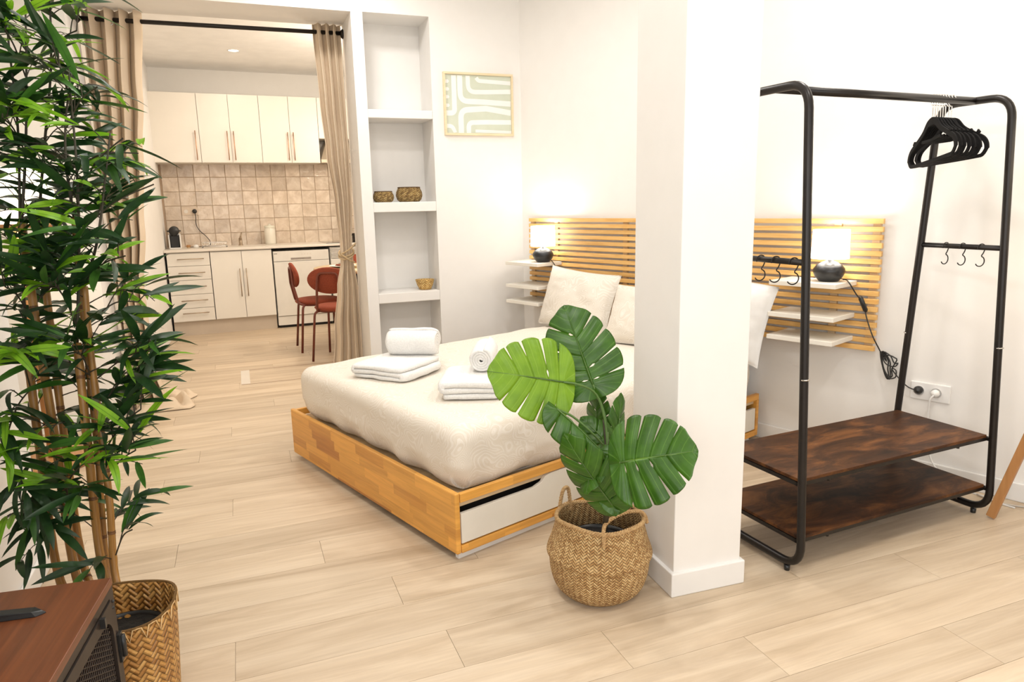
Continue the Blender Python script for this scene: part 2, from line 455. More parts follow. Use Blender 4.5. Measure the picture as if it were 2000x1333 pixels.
# ------------------------------------------------------------ setting
HN = Vector((math.sin(R(69.6)), math.cos(R(69.6)), 0)); HD = 3.475            # head wall: normal into the wall, distance
HS = Vector((HN.y, -HN.x, 0))                                                # along the wall, towards the viewer
YN = 4.769                                                                   # niche wall face
c_ = (HD - HN.y*YN)/HN.x
HC = Vector((c_, YN, 0))                                                     # corner niche wall / head wall
H_ROT = math.atan2(HS.y, HS.x)
CEIL = 2.86; KCEIL = 2.79
KO = Vector((-.380, 8.066, 0)); K_ROT = math.atan2(.0471, .9989)
KD = Vector((.9989, .0471, 0)); KN = Vector((-.0471, .9989, 0))
def kp(x, n, z=0): return KO + KD*x + KN*n + Vector((0, 0, z))
def hp(s_, t_, z=0): return HC + HS*(s_-.042) - HN*t_ + Vector((0, 0, z))

# floor: base slab and separate planks lying along x, 0.193 m wide
b = MB().box(-2.2, 4.6, -1.6, 9.0, -.12, -.006)
floor = struct('floor', b, m_floor)
PW = .1933; PL = 1.22
pm = MB().box(0, PL-.0012, 0, PW-.0012, -.006, 0).mesh('plank'); pm.materials.append(m_floor)
rng = random.Random(3)
rows = int((8.7+.4)/PW)
for j in range(rows):
    y = 1.726 - 8*PW + j*PW
    off = [.0, .74, .37, .98, .19, .58][j % 6] + (rng.random()-.5)*.12
    x = .155 - 3*PL + off
    xmax = 1.95 + (4.8-y)*.375 if y < 4.8 else 2.4
    while x < xmax:
        xmin = -.8 if (y < 2.6 or y > 4.7) else -1.7
        if x + PL > xmin:
            put('plank', pm, m_floor, floor, loc=(x, y, 0))
        x += PL
# floor hatch let into the floor beside the opening
hm = thing('floor_hatch', 'rectangular hatch outline with pale end strip set into the floor by the bed foot', 'hatch', (-.07, 5.52, 0))
hb = MB().box(0, 1.2, .0, .012, 0, .0015).box(0, 1.2, .50, .512, 0, .0015)
put('seam', hb, simple('hatch_seam', (.42, .31, .22), None, .7), hm)
put('end_strip', MB().box(-.005, .06, .015, .50, 0, .002), simple('pale_strip', (.72, .66, .58), None, .3), hm)

# walls
t_ = .10
ax = Vector((math.cos(H_ROT+PI/2), math.sin(H_ROT+PI/2), 0)); WS = 1 if ax.dot(-HN) > 0 else -1
struct('wall_right', MB().box(-.3, 6.9, min(0, -WS*t_), max(0, -WS*t_), 0, CEIL), m_wall, loc=HC, rot=(0, 0, H_ROT))
struct('baseboard_right', MB().box(.02, 6.7, min(0, WS*.013), max(0, WS*.013), 0, .082), m_base, bevel=.004, loc=HC, rot=(0, 0, H_ROT))
# near left partition and the alcove behind it
struct('wall_left', MB().box(-.9, -.775, .35, 2.9, 0, CEIL).box(-.9, -.775, -1.5, -1.25, 0, CEIL).box(-.9, -.775, -1.25, .35, 0, .9).box(-.9, -.775, -1.25, .35, 2.3, CEIL), m_wall)  # opening added for light from the left
struct('added_window_2', MB().box(-.87, -.80, -1.25, -1.19, .9, 2.3).box(-.87, -.80, .29, .35, .9, 2.3).box(-.87, -.80, -1.19, .29, .9, .96).box(-.87, -.80, -1.19, .29, 2.24, 2.3).box(-.87, -.80, -.48, -.42, .96, 2.24), m_base)  # unseen window frame, added with the side fill light
struct('wall_alcove', MB().box(-1.9, -.9, 2.75, 2.9, 0, CEIL).box(-2.02, -1.9, 2.75, YN, 0, CEIL), m_wall)
# back wall with the opening to the kitchen and the shelf niches
OX0, OX1, OZ = -.785, .788, 2.512
NX0, NX1 = .862, 1.295
b = MB()
b.box(-2.02, OX0, YN, YN+.40, 0, CEIL)                       # left of the opening
b.box(OX0, OX1, YN, YN+.40, OZ, CEIL)                        # lintel
b.box(OX1, NX0, YN, YN+.40, 0, CEIL)
b.box(NX1, 2.3, YN, YN+.40, 0, CEIL)
b.box(NX0, NX1, YN, YN+.40, 2.515, CEIL)
b.box(NX0, NX1, YN+.29, YN+.40, 0, 2.515)
b.box(NX0, NX1, YN, YN+.29, 0, .10)
wb_ = struct('wall_back', b, m_wall)
for z0, z1 in ((1.87, 1.924), (1.261, 1.327), (.644, .712)):
    put('niche_shelf', MB().box(NX0, NX1, YN+.001, YN+.29, z0, z1), m_wall, wb_, bevel=.004)
struct('baseboard_back', MB().box(-1.9, OX0, YN-.013, YN, 0, .085).box(OX1+.002, HC.x-.02, YN-.013, YN, 0, .085), m_base, bevel=.004)
struct('baseboard_left', MB().box(-.775, -.762, -1.5, 2.9, 0, .085), m_base, bevel=.004)
# wall behind the viewer, wide window opening added to let light in
b = MB().box(-.9, -.75, -1.62, -1.5, 0, CEIL).box(2.65, 4.7, -1.62, -1.5, 0, CEIL).box(-.75, 2.65, -1.62, -1.5, 0, .45).box(-.75, 2.65, -1.62, -1.5, 2.5, CEIL)
struct('wall_front', b, m_wall)
struct('added_window_1', MB().box(-.75, 2.65, -1.58, -1.52, .45, .51).box(-.75, 2.65, -1.58, -1.52, 2.44, 2.5).box(-.75, -.69, -1.58, -1.52, .51, 2.44).box(2.59, 2.65, -1.58, -1.52, .51, 2.44).box(.92, .98, -1.58, -1.52, .51, 2.44), m_base)  # unseen frame for the opening added behind the viewer
struct('ceiling', MB().box(-2.1, 4.8, -1.62, YN+.40, CEIL, CEIL+.1), m_ceil)
# column standing in the room
PR = R(-3.2)
P0 = Vector((1.250, 1.806, 0))
pil = thing('column', 'square white plastered column standing free in front of the bed', 'column', P0, PR)
put('shaft', MB().box(0, .258, 0, .297, 0, CEIL), m_wall, pil, bevel=.003)
put('skirting', MB().box(-.013, .271, -.013, .310, 0, .085), m_base, pil, bevel=.004)

# kitchen shell
kz = KCEIL
b = MB().box(-.40, 2.95, .56, .68, 0, KCEIL)
wk = struct('wall_kitchen', b, m_wall, loc=KO, rot=(0, 0, K_ROT))
struct('wall_kitchen_left', MB().prism([(-.785, YN+.40), (-.722, 8.0), (-.735, 8.7), (-.86, 8.7), (-.9, YN+.40)], 0, KCEIL), m_wall)
struct('wall_kitchen_right', MB().box(2.35, 2.45, YN+.40, 8.85, 0, KCEIL), m_wall)
struct('ceiling_kitchen', MB().box(-.9, 2.45, YN+.40, 8.9, KCEIL, KCEIL+.08), m_ceil)
# splashback tiles, one object each
gr = put('grout_bed', MB().box(-.34, 2.25, .548, .56, .90, 1.80), m_grout, wk)
TWd, THt = .1612, .1533
def tilemesh(w_, h_, seed):
    rg = random.Random(seed); m = MB()
    d = .006
    q = [(.002, .002), (w_-.002, .002), (w_-.002, h_-.002), (.002, h_-.002)]
    q = [(x+(rg.random()-.5)*.002, z+(rg.random()-.5)*.002) for x, z in q]
    ins = [(x+(.003 if x < w_/2 else -.003), z+(.003 if z < h_/2 else -.003)) for x, z in q]
    tl = [(rg.random()-.5)*.0018 for _ in range(4)]
    vs = [(x, 0, z) for x, z in q] + [(x, -d*.6+tl[i], z) for i, (x, z) in enumerate(q)] + [(x, -d+tl[i], z) for i, (x, z) in enumerate(ins)]
    fs = [(8, 9, 10, 11)] + [(i, (i+1) % 4, 4+(i+1) % 4, 4+i) for i in range(4)] + [(4+i, 4+(i+1) % 4, 8+(i+1) % 4, 8+i) for i in range(4)]
    me = m.add(vs, fs).mesh('tile'); me.materials.append(m_tile); return me
tms = [tilemesh(TWd, THt, i) for i in range(6)]; tmn = tilemesh(TWd, .146, 9); tme = [tilemesh(.033, THt, 20), tilemesh(.033, .146, 21)]
rg = random.Random(5)
for j in range(6):
    z = .891 + j*THt
    for i in range(-1, 15):
        x = -.147 + (i)*TWd - 0
        me = tmn if j == 5 else rg.choice(tms)
        if i == -1: pass
        if x+TWd > 2.25: continue
        put('tile', me, m_tile, wk, loc=(x, .548, z))

# downlights seen in the kitchen ceiling
def downlight(x, y, z, label):
    t = thing('downlight', label, 'ceiling light', (x, y, z))
    put('rim', MB().lathe([(.045, -.004), (.055, -.006), (.06, 0)], seg=28, caps=False), m_white, t)
    put('lamp', MB().lathe([(.0001, -.001), (.044, -.0015)], seg=24, caps=False), m_bulb, t)
downlight(.12, 7.55, KCEIL, 'round lit downlight in the kitchen ceiling above the wall cupboards')

# ------------------------------------------------------------ kitchen furniture (K frame: x along, y into the wall)
def kthing(name, label, cat, x, n=0, z=0, group=None): return thing(name, label, cat, kp(x, n, z), K_ROT, group)
FR = -.05       # front plane of doors
DEPTH = .545
def handle(L, vertical, y0=-.0):
    m = MB()
    if vertical: m.tube([(0, -.028, -L/2), (0, -.028, L/2)], .005, 8); [m.tube([(0, 0, z), (0, -.028, z)], .004, 6) for z in (-L*.42, L*.42)]
    else: m.tube([(-L/2, -.028, 0), (L/2, -.028, 0)], .005, 8); [m.tube([(x, 0, 0), (x, -.028, 0)], .004, 6) for x in (-L*.42, L*.42)]
    me = m.mesh('handle'); me.materials.append(m_copper); return me
hv = handle(.30, True); hh = handle(.255, False); m_brz = simple('bronze_handle', (.42, .33, .24), None, .35, .8)
hh.materials.clear(); hh.materials.append(m_brz); hv2 = hv.copy(); hv2.materials.clear(); hv2.materials.append(m_brz)
# wall cupboards
def wallcup(x0, x1, z0, z1, doors, hx, label):
    t = kthing('wall_cupboard', label, 'cupboard', x0, .22, z0, 'white wall cupboards in the kitchen')
    W = x1-x0; Hh = z1-z0
    put('body', MB().box(.001, W-.001, .018, .33, 0, Hh), m_cabw, t)
    for i in range(doors):
        a = W/doors*i; bb = W/doors*(i+1)
        d = put('door', MB().box(a+.002, bb-.002, 0, .018, .002, Hh-.002), m_cab, t, bevel=.0015)
        if hx: put('handle', hv, m_copper, d, loc=(hx[i]-x0, 0, .175))
    return t
wallcup(-.345, .109, 1.795, 2.50, 1, [.07], 'leftmost white wall cupboard with a single door, by the left curtain')
wallcup(.109, .722, 1.795, 2.50, 2, [.382, .446], 'middle two-door white wall cupboard above the sink')
wallcup(.722, 1.337, 1.795, 2.50, 2, [1.0, 1.06], 'two-door white wall cupboard next to the extractor hood')
wallcup(1.337, 1.95, 2.06, 2.50, 1, None, 'short white wall cupboard above the extractor hood')
t = kthing('extractor_hood', 'beige steel extractor hood under the short wall cupboard', 'extractor hood', 1.345, .22, 1.80)
b = MB(); b.add([(0, .0, 0), (.6, .0, 0), (.6, .33, 0), (0, .33, 0), (0, 0, .035), (.6, 0, .035), (.6, .33, .035), (0, .33, .035), (.1, .18, .255), (.5, .18, .255), (.5, .33, .255), (.1, .33, .255)],
      [(3, 2, 1, 0), (0, 1, 5, 4), (1, 2, 6, 5), (2, 3, 7, 6), (3, 0, 4, 7), (4, 5, 9, 8), (5, 6, 10, 9), (6, 7, 11, 10), (7, 4, 8, 11), (8, 9, 10, 11)])
put('canopy', b, simple('hood_beige', (.50, .42, .32), None, .4, .4), t)
put('filter', MB().box(.06, .54, .05, .30, -.004, 0), m_steel, t)
# base units
t = kthing('drawer_unit', 'white five-drawer kitchen unit at the left end of the worktop', 'drawer unit', -.325, FR)
put('body', MB().box(.002, .41-.002, .02, DEPTH, .15, .878), m_cabw, t)
zs = [.155, .293, .438, .588, .735, .868]
for i in range(5):
    d = put('drawer', MB().box(.003, .407, 0, .02, zs[i]+.002, zs[i+1]-.002), m_cab, t, bevel=.0015)
    put('handle', hh, m_brz, d, loc=(.225, 0, [.243, .376, .520, .665, .808][i]))
t = kthing('sink_unit', 'white two-door kitchen unit under the tap', 'cupboard', .087, FR)
put('body', MB().box(.002, .616, .02, DEPTH, .15, .878), m_cabw, t)
for i in range(2):
    d = put('door', MB().box(.003+.309*i, .307+.309*i, 0, .02, .157, .866), m_cab, t, bevel=.0015)
    put('handle', hv2, m_brz, d, loc=(.278+.066*i, 0, .535))
t = kthing('toe_kick', 'pale plinth board under the drawer and sink units', 'plinth', -.325, FR)
put('board', MB().box(.0, 1.03, .045, .06, 0, .148), simple('plinth_beige', (.60, .51, .41), None, .45), t)
t = kthing('dishwasher', 'white dishwasher under the worktop to the left of the red chairs', 'dishwasher', .715, FR)
put('body', MB().box(.002, .596, .03, DEPTH, .03, .845), m_dw, t)
put('control_panel', MB().box(.004, .594, 0, .03, .735, .845), m_dw, t, bevel=.003)
d = put('door', MB().box(.004, .594, 0, .03, .135, .730), m_dw, t, bevel=.003)
put('handle', MB().box(.185, .40, -.002, .0, .748, .770), m_steel, t)
put('buttons', MB().box(.30, .31, -.003, 0, .80, .812).box(.33, .34, -.003, 0, .80, .812).box(.36, .37, -.003, 0, .80, .812).box(.39, .40, -.003, 0, .80, .812), m_cabw, t)
put('badge', MB().box(.012, .045, -.002, 0, .815, .824), simple('badge_grey', (.3, .28, .26), None, .4), t)
put('kick_plate', MB().box(.004, .594, .012, .03, .03, .128), m_dw, t)
put('foot', MB().box(.02, .58, .03, .06, 0, .03), m_gap, t)
t = kthing('oven', 'white built-in oven with slatted vent behind the right curtain', 'oven', 1.325, FR)
put('body', MB().box(.002, .596, .02, DEPTH, .03, .865), m_dw, t)
for k in range(7):
    put('vent_slat', MB().box(.01, .59, -.004, .02, .745+k*.016, .754+k*.016), m_dw, t)
d = put('door', MB().box(.004, .594, 0, .02, .155, .735), m_dw, t, bevel=.003)
put('window', MB().box(.08, .52, -.002, 0, .28, .58), m_glass, d)
put('handle', MB().tube([(.08, -.03, .68), (.52, -.03, .68)], .008, 8), m_steel, d)
put('foot', MB().box(.02, .58, .03, .06, 0, .03), m_gap, t)
t = kthing('end_unit', 'white kitchen unit at the far right end of the worktop', 'cupboard', 1.93, FR)
put('body', MB().box(0, .45, .02, DEPTH, 0, .878), m_cabw, t); put('door', MB().box(.003, .447, 0, .02, .157, .866), m_cab, t)
wt = kthing('worktop', 'long pale kitchen worktop running under the tiled wall', 'worktop', -.345, FR-.02)
put('slab', MB().box(0, 2.72, 0, .615, .880, .905), simple('pale_worktop', (.80, .74, .66), (.76, .70, .62), .3), wt, bevel=.003)
CT = .905
# things on the worktop
t = kthing('coffee_machine', 'small black and white capsule coffee machine at the left end of the worktop', 'coffee machine', -.235, .30, CT)
put('base', MB().box(-.05, .05, -.12, .10, 0, .012).box(-.06, -.048, -.10, .11, 0, .15).box(.048, .06, -.10, .11, 0, .15).box(-.055, .055, .03, .11, .0, .155), m_white, t, bevel=.006)
put('front', MB().box(-.046, .046, -.03, .032, .012, .14), m_bplast, t, bevel=.008)
put('head', MB().lathe([(.0001, -.06), (.045, -.06), (.05, -.05), (.05, .09), (.045, .1), (.0001, .1)], seg=24, M=Matrix.Translation((0, 0, .185)) @ Matrix.Rotation(PI/2, 4, 'X') @ Matrix.Scale(-1, 4, (0, 0, 1))), m_bplast, t)
put('lever', MB().box(-.068, .068, -.05, -.03, .178, .192), m_bplast, t, bevel=.004)
t = kthing('double_socket', 'cream double socket on the tiles above the coffee machine', 'socket', -.06, .542, 1.292)
put('plate', MB().box(-.085, .085, -.008, 0, -.042, .042), simple('socket_cream', (.66, .54, .42), None, .4), t, bevel=.003)
put('outlet', MB().lathe([(.0001, 0), (.02, 0), (.021, .003)], seg=20, M=Matrix.Translation((-.04, -.009, 0)) @ Matrix.Rotation(PI/2, 4, 'X')), m_cabw, t)
t = kthing('appliance_plug', 'round black plug with a black cable hanging down the kitchen tiles', 'plug', -.014, .532, 1.292)
put('plug_body', MB().lathe([(.022, 0), (.024, .02), (.014, .035), (.0001, .036)], seg=20, M=Matrix.Rotation(PI/2, 4, 'X')), m_bplast, t)
cab = smoothpath([(0, -.03, -.01), (.006, -.025, -.06), (.002, -.012, -.14), (.03, -.01, -.21), (.085, -.012, -.27), (.125, -.03, -.33), (.12, -.08, -.378), (.06, -.15, -.380), (-.08, -.2, -.380)], 6)
put('cable', MB().tube(cab, .004, 6), m_bplast, t)
t = kthing('dish_rack', 'low steel wire dish rack on the worktop left of the tap', 'dish rack', .02, .30, CT)
m = MB(); m.tube(fillet([(0, -.12, .012), (.26, -.12, .012), (.26, .1, .012), (0, .1, .012)], .02, 3, True), .003, 6, True)
m.tube(fillet([(0, -.12, .05), (.26, -.12, .05), (.26, .1, .05), (0, .1, .05)], .02, 3, True), .003, 6, True)
put('frame', m, m_chrome, t)
for k in range(14): put('wire', MB().tube(fillet([(.01+k*.018, -.12, .05), (.01+k*.018, -.12, .012), (.01+k*.018, .1, .012), (.01+k*.018, .1, .05)], .01, 2), .0018, 5), m_chrome, t)
for fx in (.01, .25):
    for fy in (-.11, .09): put('foot', MB().box(fx-.006, fx+.006, fy-.006, fy+.006, 0, .01), m_bplast, t)
t = kthing('sponge', 'white round sponge beside the dish rack', 'sponge', -.035, .26, CT)
put('pad', MB().lathe([(.0001, 0), (.022, 0), (.027, .012), (.024, .03), (.0001, .036)], seg=16), m_pillow, t)
t = kthing('wooden_brush', 'small brown wooden dish brush next to the coffee machine', 'brush', -.11, .27, CT)
put('head', MB().lathe([(.0001, .012), (.02, .012), (.024, .022), (.018, .032), (.0001, .034)], seg=14), m_leg, t)
put('bristles', MB().lathe([(.017, 0), (.02, .013)], seg=14), m_jute, t)
t = kthing('kitchen_tap', 'bronze single-lever kitchen tap on the worktop', 'tap', .425, .42, CT)
put('body', MB().lathe([(.026, 0), (.026, .006), (.018, .01), (.018, .075), (.014, .085), (.0001, .087)], seg=20), m_brz, t)
put('spout', MB().tube(smoothpath([(0, 0, .05), (0, -.05, .09), (0, -.12, .11), (0, -.17, .10), (0, -.175, .085)], 5), .009, 8), m_brz, t)
put('lever', MB().tube([(0, 0, .08), (.012, .005, .115), (.02, .01, .145)], [.01, .008, .006], 8), m_brz, t)
t = kthing('storage_jar', 'tall cream lidded jar on the worktop right of the tap', 'jar', .745, .40, CT)
put('jar_body', MB().lathe([(.0001, 0), (.055, 0), (.06, .01), (.06, .165), (.052, .18), (.052, .185)], seg=28), simple('cream_ceramic', (.78, .74, .64), None, .3), t)
put('lid', MB().lathe([(.055, .184), (.057, .2), (.05, .208), (.015, .212), (.012, .225), (.0001, .228)], seg=28), simple('cream_lid', (.74, .72, .6), None, .4), t)
t = kthing('hob', 'thin black glass hob set on the worktop by the right curtain', 'hob', 1.30, .0, CT)
put('glass', MB().box(.0, .58, 0, .48, 0, .006), m_glass, t, bevel=.002)
put('trim', MB().box(-.004, .0, -.004, .484, 0, .005), m_steel, t)
t = kthing('saucepan', 'steel saucepan on the hob, seen in the gap beside the right curtain', 'saucepan', 1.72, .22, CT+.006)
put('pan', MB().lathe([(.0001, 0), (.08, 0), (.085, .005), (.085, .09), (.088, .092), (.083, .09), (.083, .01), (.0001, .008)], seg=28), m_steel, t)
put('handle', MB().tube([(-.08, 0, .07), (-.2, -.03, .085)], .008, 8), m_bplast, t)

# dining table and chairs
t = thing('dining_table', 'round pale wood dining table behind the right curtain', 'table', (1.08, 6.70, 0))
put('tabletop', MB().lathe([(.0001, .722), (.44, .722), (.455, .735), (.45, .75), (.0001, .75)], seg=56), m_ash, t)
for k in range(4):
    a = PI/4+k*PI/2; c, s = math.cos(a), math.sin(a)
    put('leg', MB().tube([(c*.22, s*.22, .722), (c*.33, s*.33, 0)], [.02, .014], 10), m_ash, t)
for (x, y, lab) in ((.88, 6.62, 'plate with a rust napkin at the left side of the dining table'), (1.22, 6.98, 'plate with a rust napkin at the far side of the dining table')):
    mt = thing('placemat', 'round woven straw placemat, ' + ('left' if x < 1 else 'far') + ' one on the dining table', 'placemat', (x, y, .75), 0)
    put('mat', MB().lathe([(.0001, 0), (.15, 0), (.155, .003), (.15, .006), (.0001, .006)], seg=36), m_rat, mt)
    p = thing('plate', 'white ' + lab, 'plate', (x, y, .756))
    put('dish', MB().lathe([(.0001, .002), (.07, .002), (.12, .016), (.123, .018), (.12, .02), (.07, .008), (.0001, .008)], seg=36), m_white, p)
    n_ = thing('napkin', 'folded rust red napkin on the ' + ('left' if x < 1 else 'far') + ' plate', 'napkin', (x, y, .772), R(25))
    put('cloth', MB().box(-.06, .06, -.035, .035, 0, .006).box(-.055, .055, -.03, .03, .006, .014), m_rust, n_, bevel=.003)

def make_chair(label):
    t = thing('dining_chair', label, 'chair', (0, 0, 0), 0, 'rust red chairs round the dining table')
    # faces +y
    def ell(a, c, z0, z1, n=28, sx=1):
        m = MB(); pr = [(.0001, z0), (a*.93, z0), (a, z0+(z1-z0)*.45), (a*.94, z1-.004), (a*.7, z1), (.0001, z1+.003)]
        m.lathe(pr, seg=n, M=Matrix.Scale(c/a, 4, (0, 1, 0))); return m
    put('seat', ell(.215, .205, .435, .475), m_rust, t)
    M_ = Matrix.Translation((0, -.205, .70)) @ Matrix.Rotation(R(98), 4, 'X')
    m = MB(); a, c = .20, .115
    m.lathe([(.0001, -.014), (a*.94, -.014), (a, 0), (a*.94, .014), (.0001, .016)], seg=32, M=M_ @ Matrix.Scale(c/a, 4, (0, 1, 0)))
    # wrap the back rest slightly round the sitter
    m.v = [(x, y+.55*x*x, z) for x, y, z in m.v]
    put('backrest', m, m_rust, t)
    r = .0105
    bt = fillet([(-.155, -.10, .43), (-.13, -.185, .44), (-.105, -.222, .62), (-.085, -.228, .765), (.085, -.228, .765), (.105, -.222, .62), (.13, -.185, .44), (.155, -.10, .43)], .05, 5)
    put('back_frame', MB().tube(bt, r, 8), m_rustm, t)
    put('seat_ring', MB().tube(fillet([(-.15, -.14, .427), (.15, -.14, .427), (.15, .15, .427), (-.15, .15, .427)], .09, 5, True), .009, 8, True), m_rustm, t)
    for sx in (-1, 1):
        for sy in (-1, 1):
            pts = fillet([(sx*.10, sy*.10, .43), (sx*.165, sy*.155, .43), (sx*.195, sy*.195, 0)], .05, 5)
            put('leg', MB().tube(pts, .0105, 8), m_rustm, t)
    return t
ch = make_chair('rust red padded dining chair turned side-on in front of the dishwasher')
ch.location = (.645, 6.74, 0); ch.rotation_euler = (0, 0, R(-88))
dup(ch, (.775, 6.20, 0), R(-28), 'nearer rust red dining chair seen from behind, half hidden by the right curtain')
dup(ch, (1.25, 7.42, 0), R(185), 'rust red dining chair on the far side of the table, only its back top showing')

# ------------------------------------------------------------ curtain rod and curtains
YR = 5.12; ZR = 2.452
t = thing('curtain_rod', 'black metal curtain rod spanning the top of the kitchen opening', 'curtain rod', (0, YR, ZR))
put('rod', MB().tube([(-.775, 0, -.004), (.78, 0, .004)], .0135, 14), m_black, t)
for x, s in ((-.785, 1), (.788, -1)):
    put('end_bracket', MB().lathe([(.0001, 0), (.03, 0), (.032, .006), (.018, .02), (.0001, .021)], seg=20, M=Matrix.Translation((x, 0, 0)) @ Matrix.Rotation(s*PI/2, 4, 'Y')), m_black, t)
def curtain(name, prof, pleats, amp, label, seed, puddle=None, zt=2.505):
    """prof: list of (z, xl, xr, depth factor)"""
    rg = random.Random(seed); ph = rg.random()*6
    t = thing(name, label, 'curtain', (0, YR, 0), 0, 'beige linen curtains in the kitchen opening')
    def at(z):
        for i in range(len(prof)-1):
            a, b2 = prof[i], prof[i+1]
            if a[0] >= z >= b2[0]:
                k = (a[0]-z)/(a[0]-b2[0]); k = k*k*(3-2*k); return [a[j]+(b2[j]-a[j])*k for j in range(4)]
        return list(prof[-1])
    zb = prof[-1][0]
    def fn(u, v):
        z = zt + (zb-zt)*v
        _, xl, xr, am = at(z)
        w_ = xr-xl
        uu = u + .012*math.sin(9*v+u*7+ph)
        y = am*amp*math.sin(uu*pleats*2*PI) + .012*noise.noise(Vector((u*9, v*5, seed)))
        x = xl + w_*(u + .35/pleats*math.sin(uu*pleats*4*PI+1)*.3)
        y += .02*noise.noise(Vector((u*3, v*2.2, seed+5)))
        return (x, y, z)
    put('panel', MB().grid(fn, int(pleats*20), 60), m_linen, t, solid=.004)
    return t, fn
rc, _ = curtain('curtain', [(2.51, .585, .765, 1), (2.0, .60, .772, 1), (1.67, .62, .775, .9), (1.32, .655, .77, .7), (1.02, .672, .752, .45), (.93, .668, .756, .45), (.73, .63, .775, .8), (.43, .59, .778, 1.1), (.012, .55, .78, 1.3)],
                3.5, .032, 'right beige linen curtain gathered with a rope tie beside the shelf niches', 3)
tie = thing('rope_tieback', 'jute rope tied round the waist of the right curtain', 'tieback', (0, YR, 0))
pts = [(.712+.052*math.cos(a), .0+.05*math.sin(a), .985+.028*math.sin(a+.4)+k*.0) for k in range(1) for a in [2*PI*i/24 for i in range(25)]]
put('loop', MB().tube(pts, .0065, 8), m_jute, tie)
put('loop', MB().tube([(x, y*1.04, z-.018+.04*(x-.712)) for x, y, z in pts], .006, 8), m_jute, tie)
put('strand', MB().tube(smoothpath([(.67, -.03, .975), (.70, -.058, .99), (.745, -.05, 1.02), (.778, -.02, 1.045)], 5), .006, 8), m_jute, tie)
put('strand', MB().tube(smoothpath([(.67, -.04, .975), (.70, -.06, .95), (.735, -.055, .925), (.762, -.03, .915)], 5), .006, 8), m_jute, tie)
lc, _ = curtain('curtain', [(2.51, -.765, -.44, 1), (2.0, -.768, -.48, 1), (1.66, -.768, -.515, 1), (1.2, -.765, -.56, 1), (.8, -.765, -.605, .9), (.36, -.765, -.60, 1.0), (.02, -.76, -.53, 1.4)],
                4, .05, 'left beige linen curtain with its hem bunched on the floor behind the bamboo plant', 8)
def pud(u, v):
    x = -.76 + .36*u + .03*math.sin(v*9)
    y = -.14 + .62*v*(1-.35*u)
    h = .05*abs(math.sin(u*7+v*5))*(1-v*.5) + .05*abs(noise.noise(Vector((u*4, v*5, 2.))))*2*(1-.3*v)
    e = min(1, 6*min(u, 1-u))*min(1, 6*min(v, 1-v))
    return (x, y, .006 + h*e)
put('puddled_hem', MB().grid(pud, 30, 40), m_linen, lc, solid=.004)
for i, x in enumerate((-.60,)):
    ry = thing('curtain_eyelet', 'small steel eyelet ring hanging under the left end of the curtain rod', 'ring', (x, YR-.03, ZR-.028))
    put('ring', MB().tube([(.011*math.cos(a), 0, .011*math.sin(a)) for a in [2*PI*k/16 for k in range(16)]], .003, 6, True), m_steel, ry)

# ------------------------------------------------------------ niche shelves' contents and picture
def tinybasket(name, x, y, z, r, h, label, squash=.86):
    t = thing(name, label, 'basket', (x, y, z), 0, 'small woven baskets in the wall niches')
    pr = [(.0001, 0), (r*.72, 0), (r*.9, h*.15), (r, h*.42), (r*.97, h*.68), (r*.84, h*.95), (r*.82, h), (r*.79, h*.97), (r*.9, h*.6), (r*.7, .01), (.0001, .008)]
    put('bowl', MB().lathe(pr, seg=40), m_rat, t)
    put('rim', MB().tube([(r*.82*math.cos(a), r*.82*math.sin(a), h) for a in [2*PI*k/28 for k in range(28)]], .0035, 6, True), simple('dark_rim', (.12, .07, .03), None, .8), t)
tinybasket('woven_basket', .958, 4.90, 1.327, .072, .072, 'smaller round woven basket on the left of the middle niche shelf')
tinybasket('woven_basket', 1.138, 4.90, 1.327, .092, .098, 'larger round woven basket on the right of the middle niche shelf')
t = thing('straw_bowl', 'small flared honey coloured straw bowl on the lowest niche shelf', 'bowl', (1.215, 4.87, .712))
put('bowl', MB().lathe([(.0001, 0), (.035, 0), (.042, .004), (.055, .03), (.066, .066), (.069, .072), (.064, .070), (.05, .03), (.03, .01), (.0001, .009)], seg=30),
    weave('straw_weave', (.88, .62, .25), (.78, .5, .17), (.6, .34, .1), 20, 60, True, 1, .004), t)
px0, px1, pz0, pz1 = 1.372, 1.872, 1.766, 2.176
t = thing('framed_print', 'framed abstract print of white bands on sage green, beside the niches', 'picture', (px0, YN, pz0), 0)
W_, Hh_ = px1-px0, pz1-pz0
for n_, bx in (('frame_bar', (0, W_, -.022, 0, 0, .014)), ('frame_bar', (0, W_, -.022, 0, Hh_-.014, Hh_)), ('frame_bar', (0, .014, -.022, 0, .014, Hh_-.014)), ('frame_bar', (W_-.014, W_, -.022, 0, .014, Hh_-.014))):
    put(n_, MB().box(*bx), m_pine, t, bevel=.0015)
put('print', MB().box(.014, W_-.014, -.009, -.003, .014, Hh_-.014), m_sage, t)
def band(pts, w_):
    m = MB(); P = [Vector((p[0], p[1])) for p in pts]
    P = [Vector((q.x, q.y)) for q in fillet([(p.x, p.y, 0) for p in P], .055, 8)]
    n = len(P); vs = []
    for i in range(n):
        d = (P[min(i+1, n-1)]-P[max(i-1, 0)]).normalized(); nn = Vector((-d.y, d.x))
        for s in (-1, 1):
            q = P[i]+nn*w_/2*s; q = Vector((min(max(q.x, .016), W_-.016), min(max(q.y, .016), Hh_-.016)))
            vs.append((q.x, -.0098, q.y))
    fs = [(2*i, 2*i+1, 2*i+3, 2*i+2) for i in range(n-1)]
    return m.add(vs, fs)
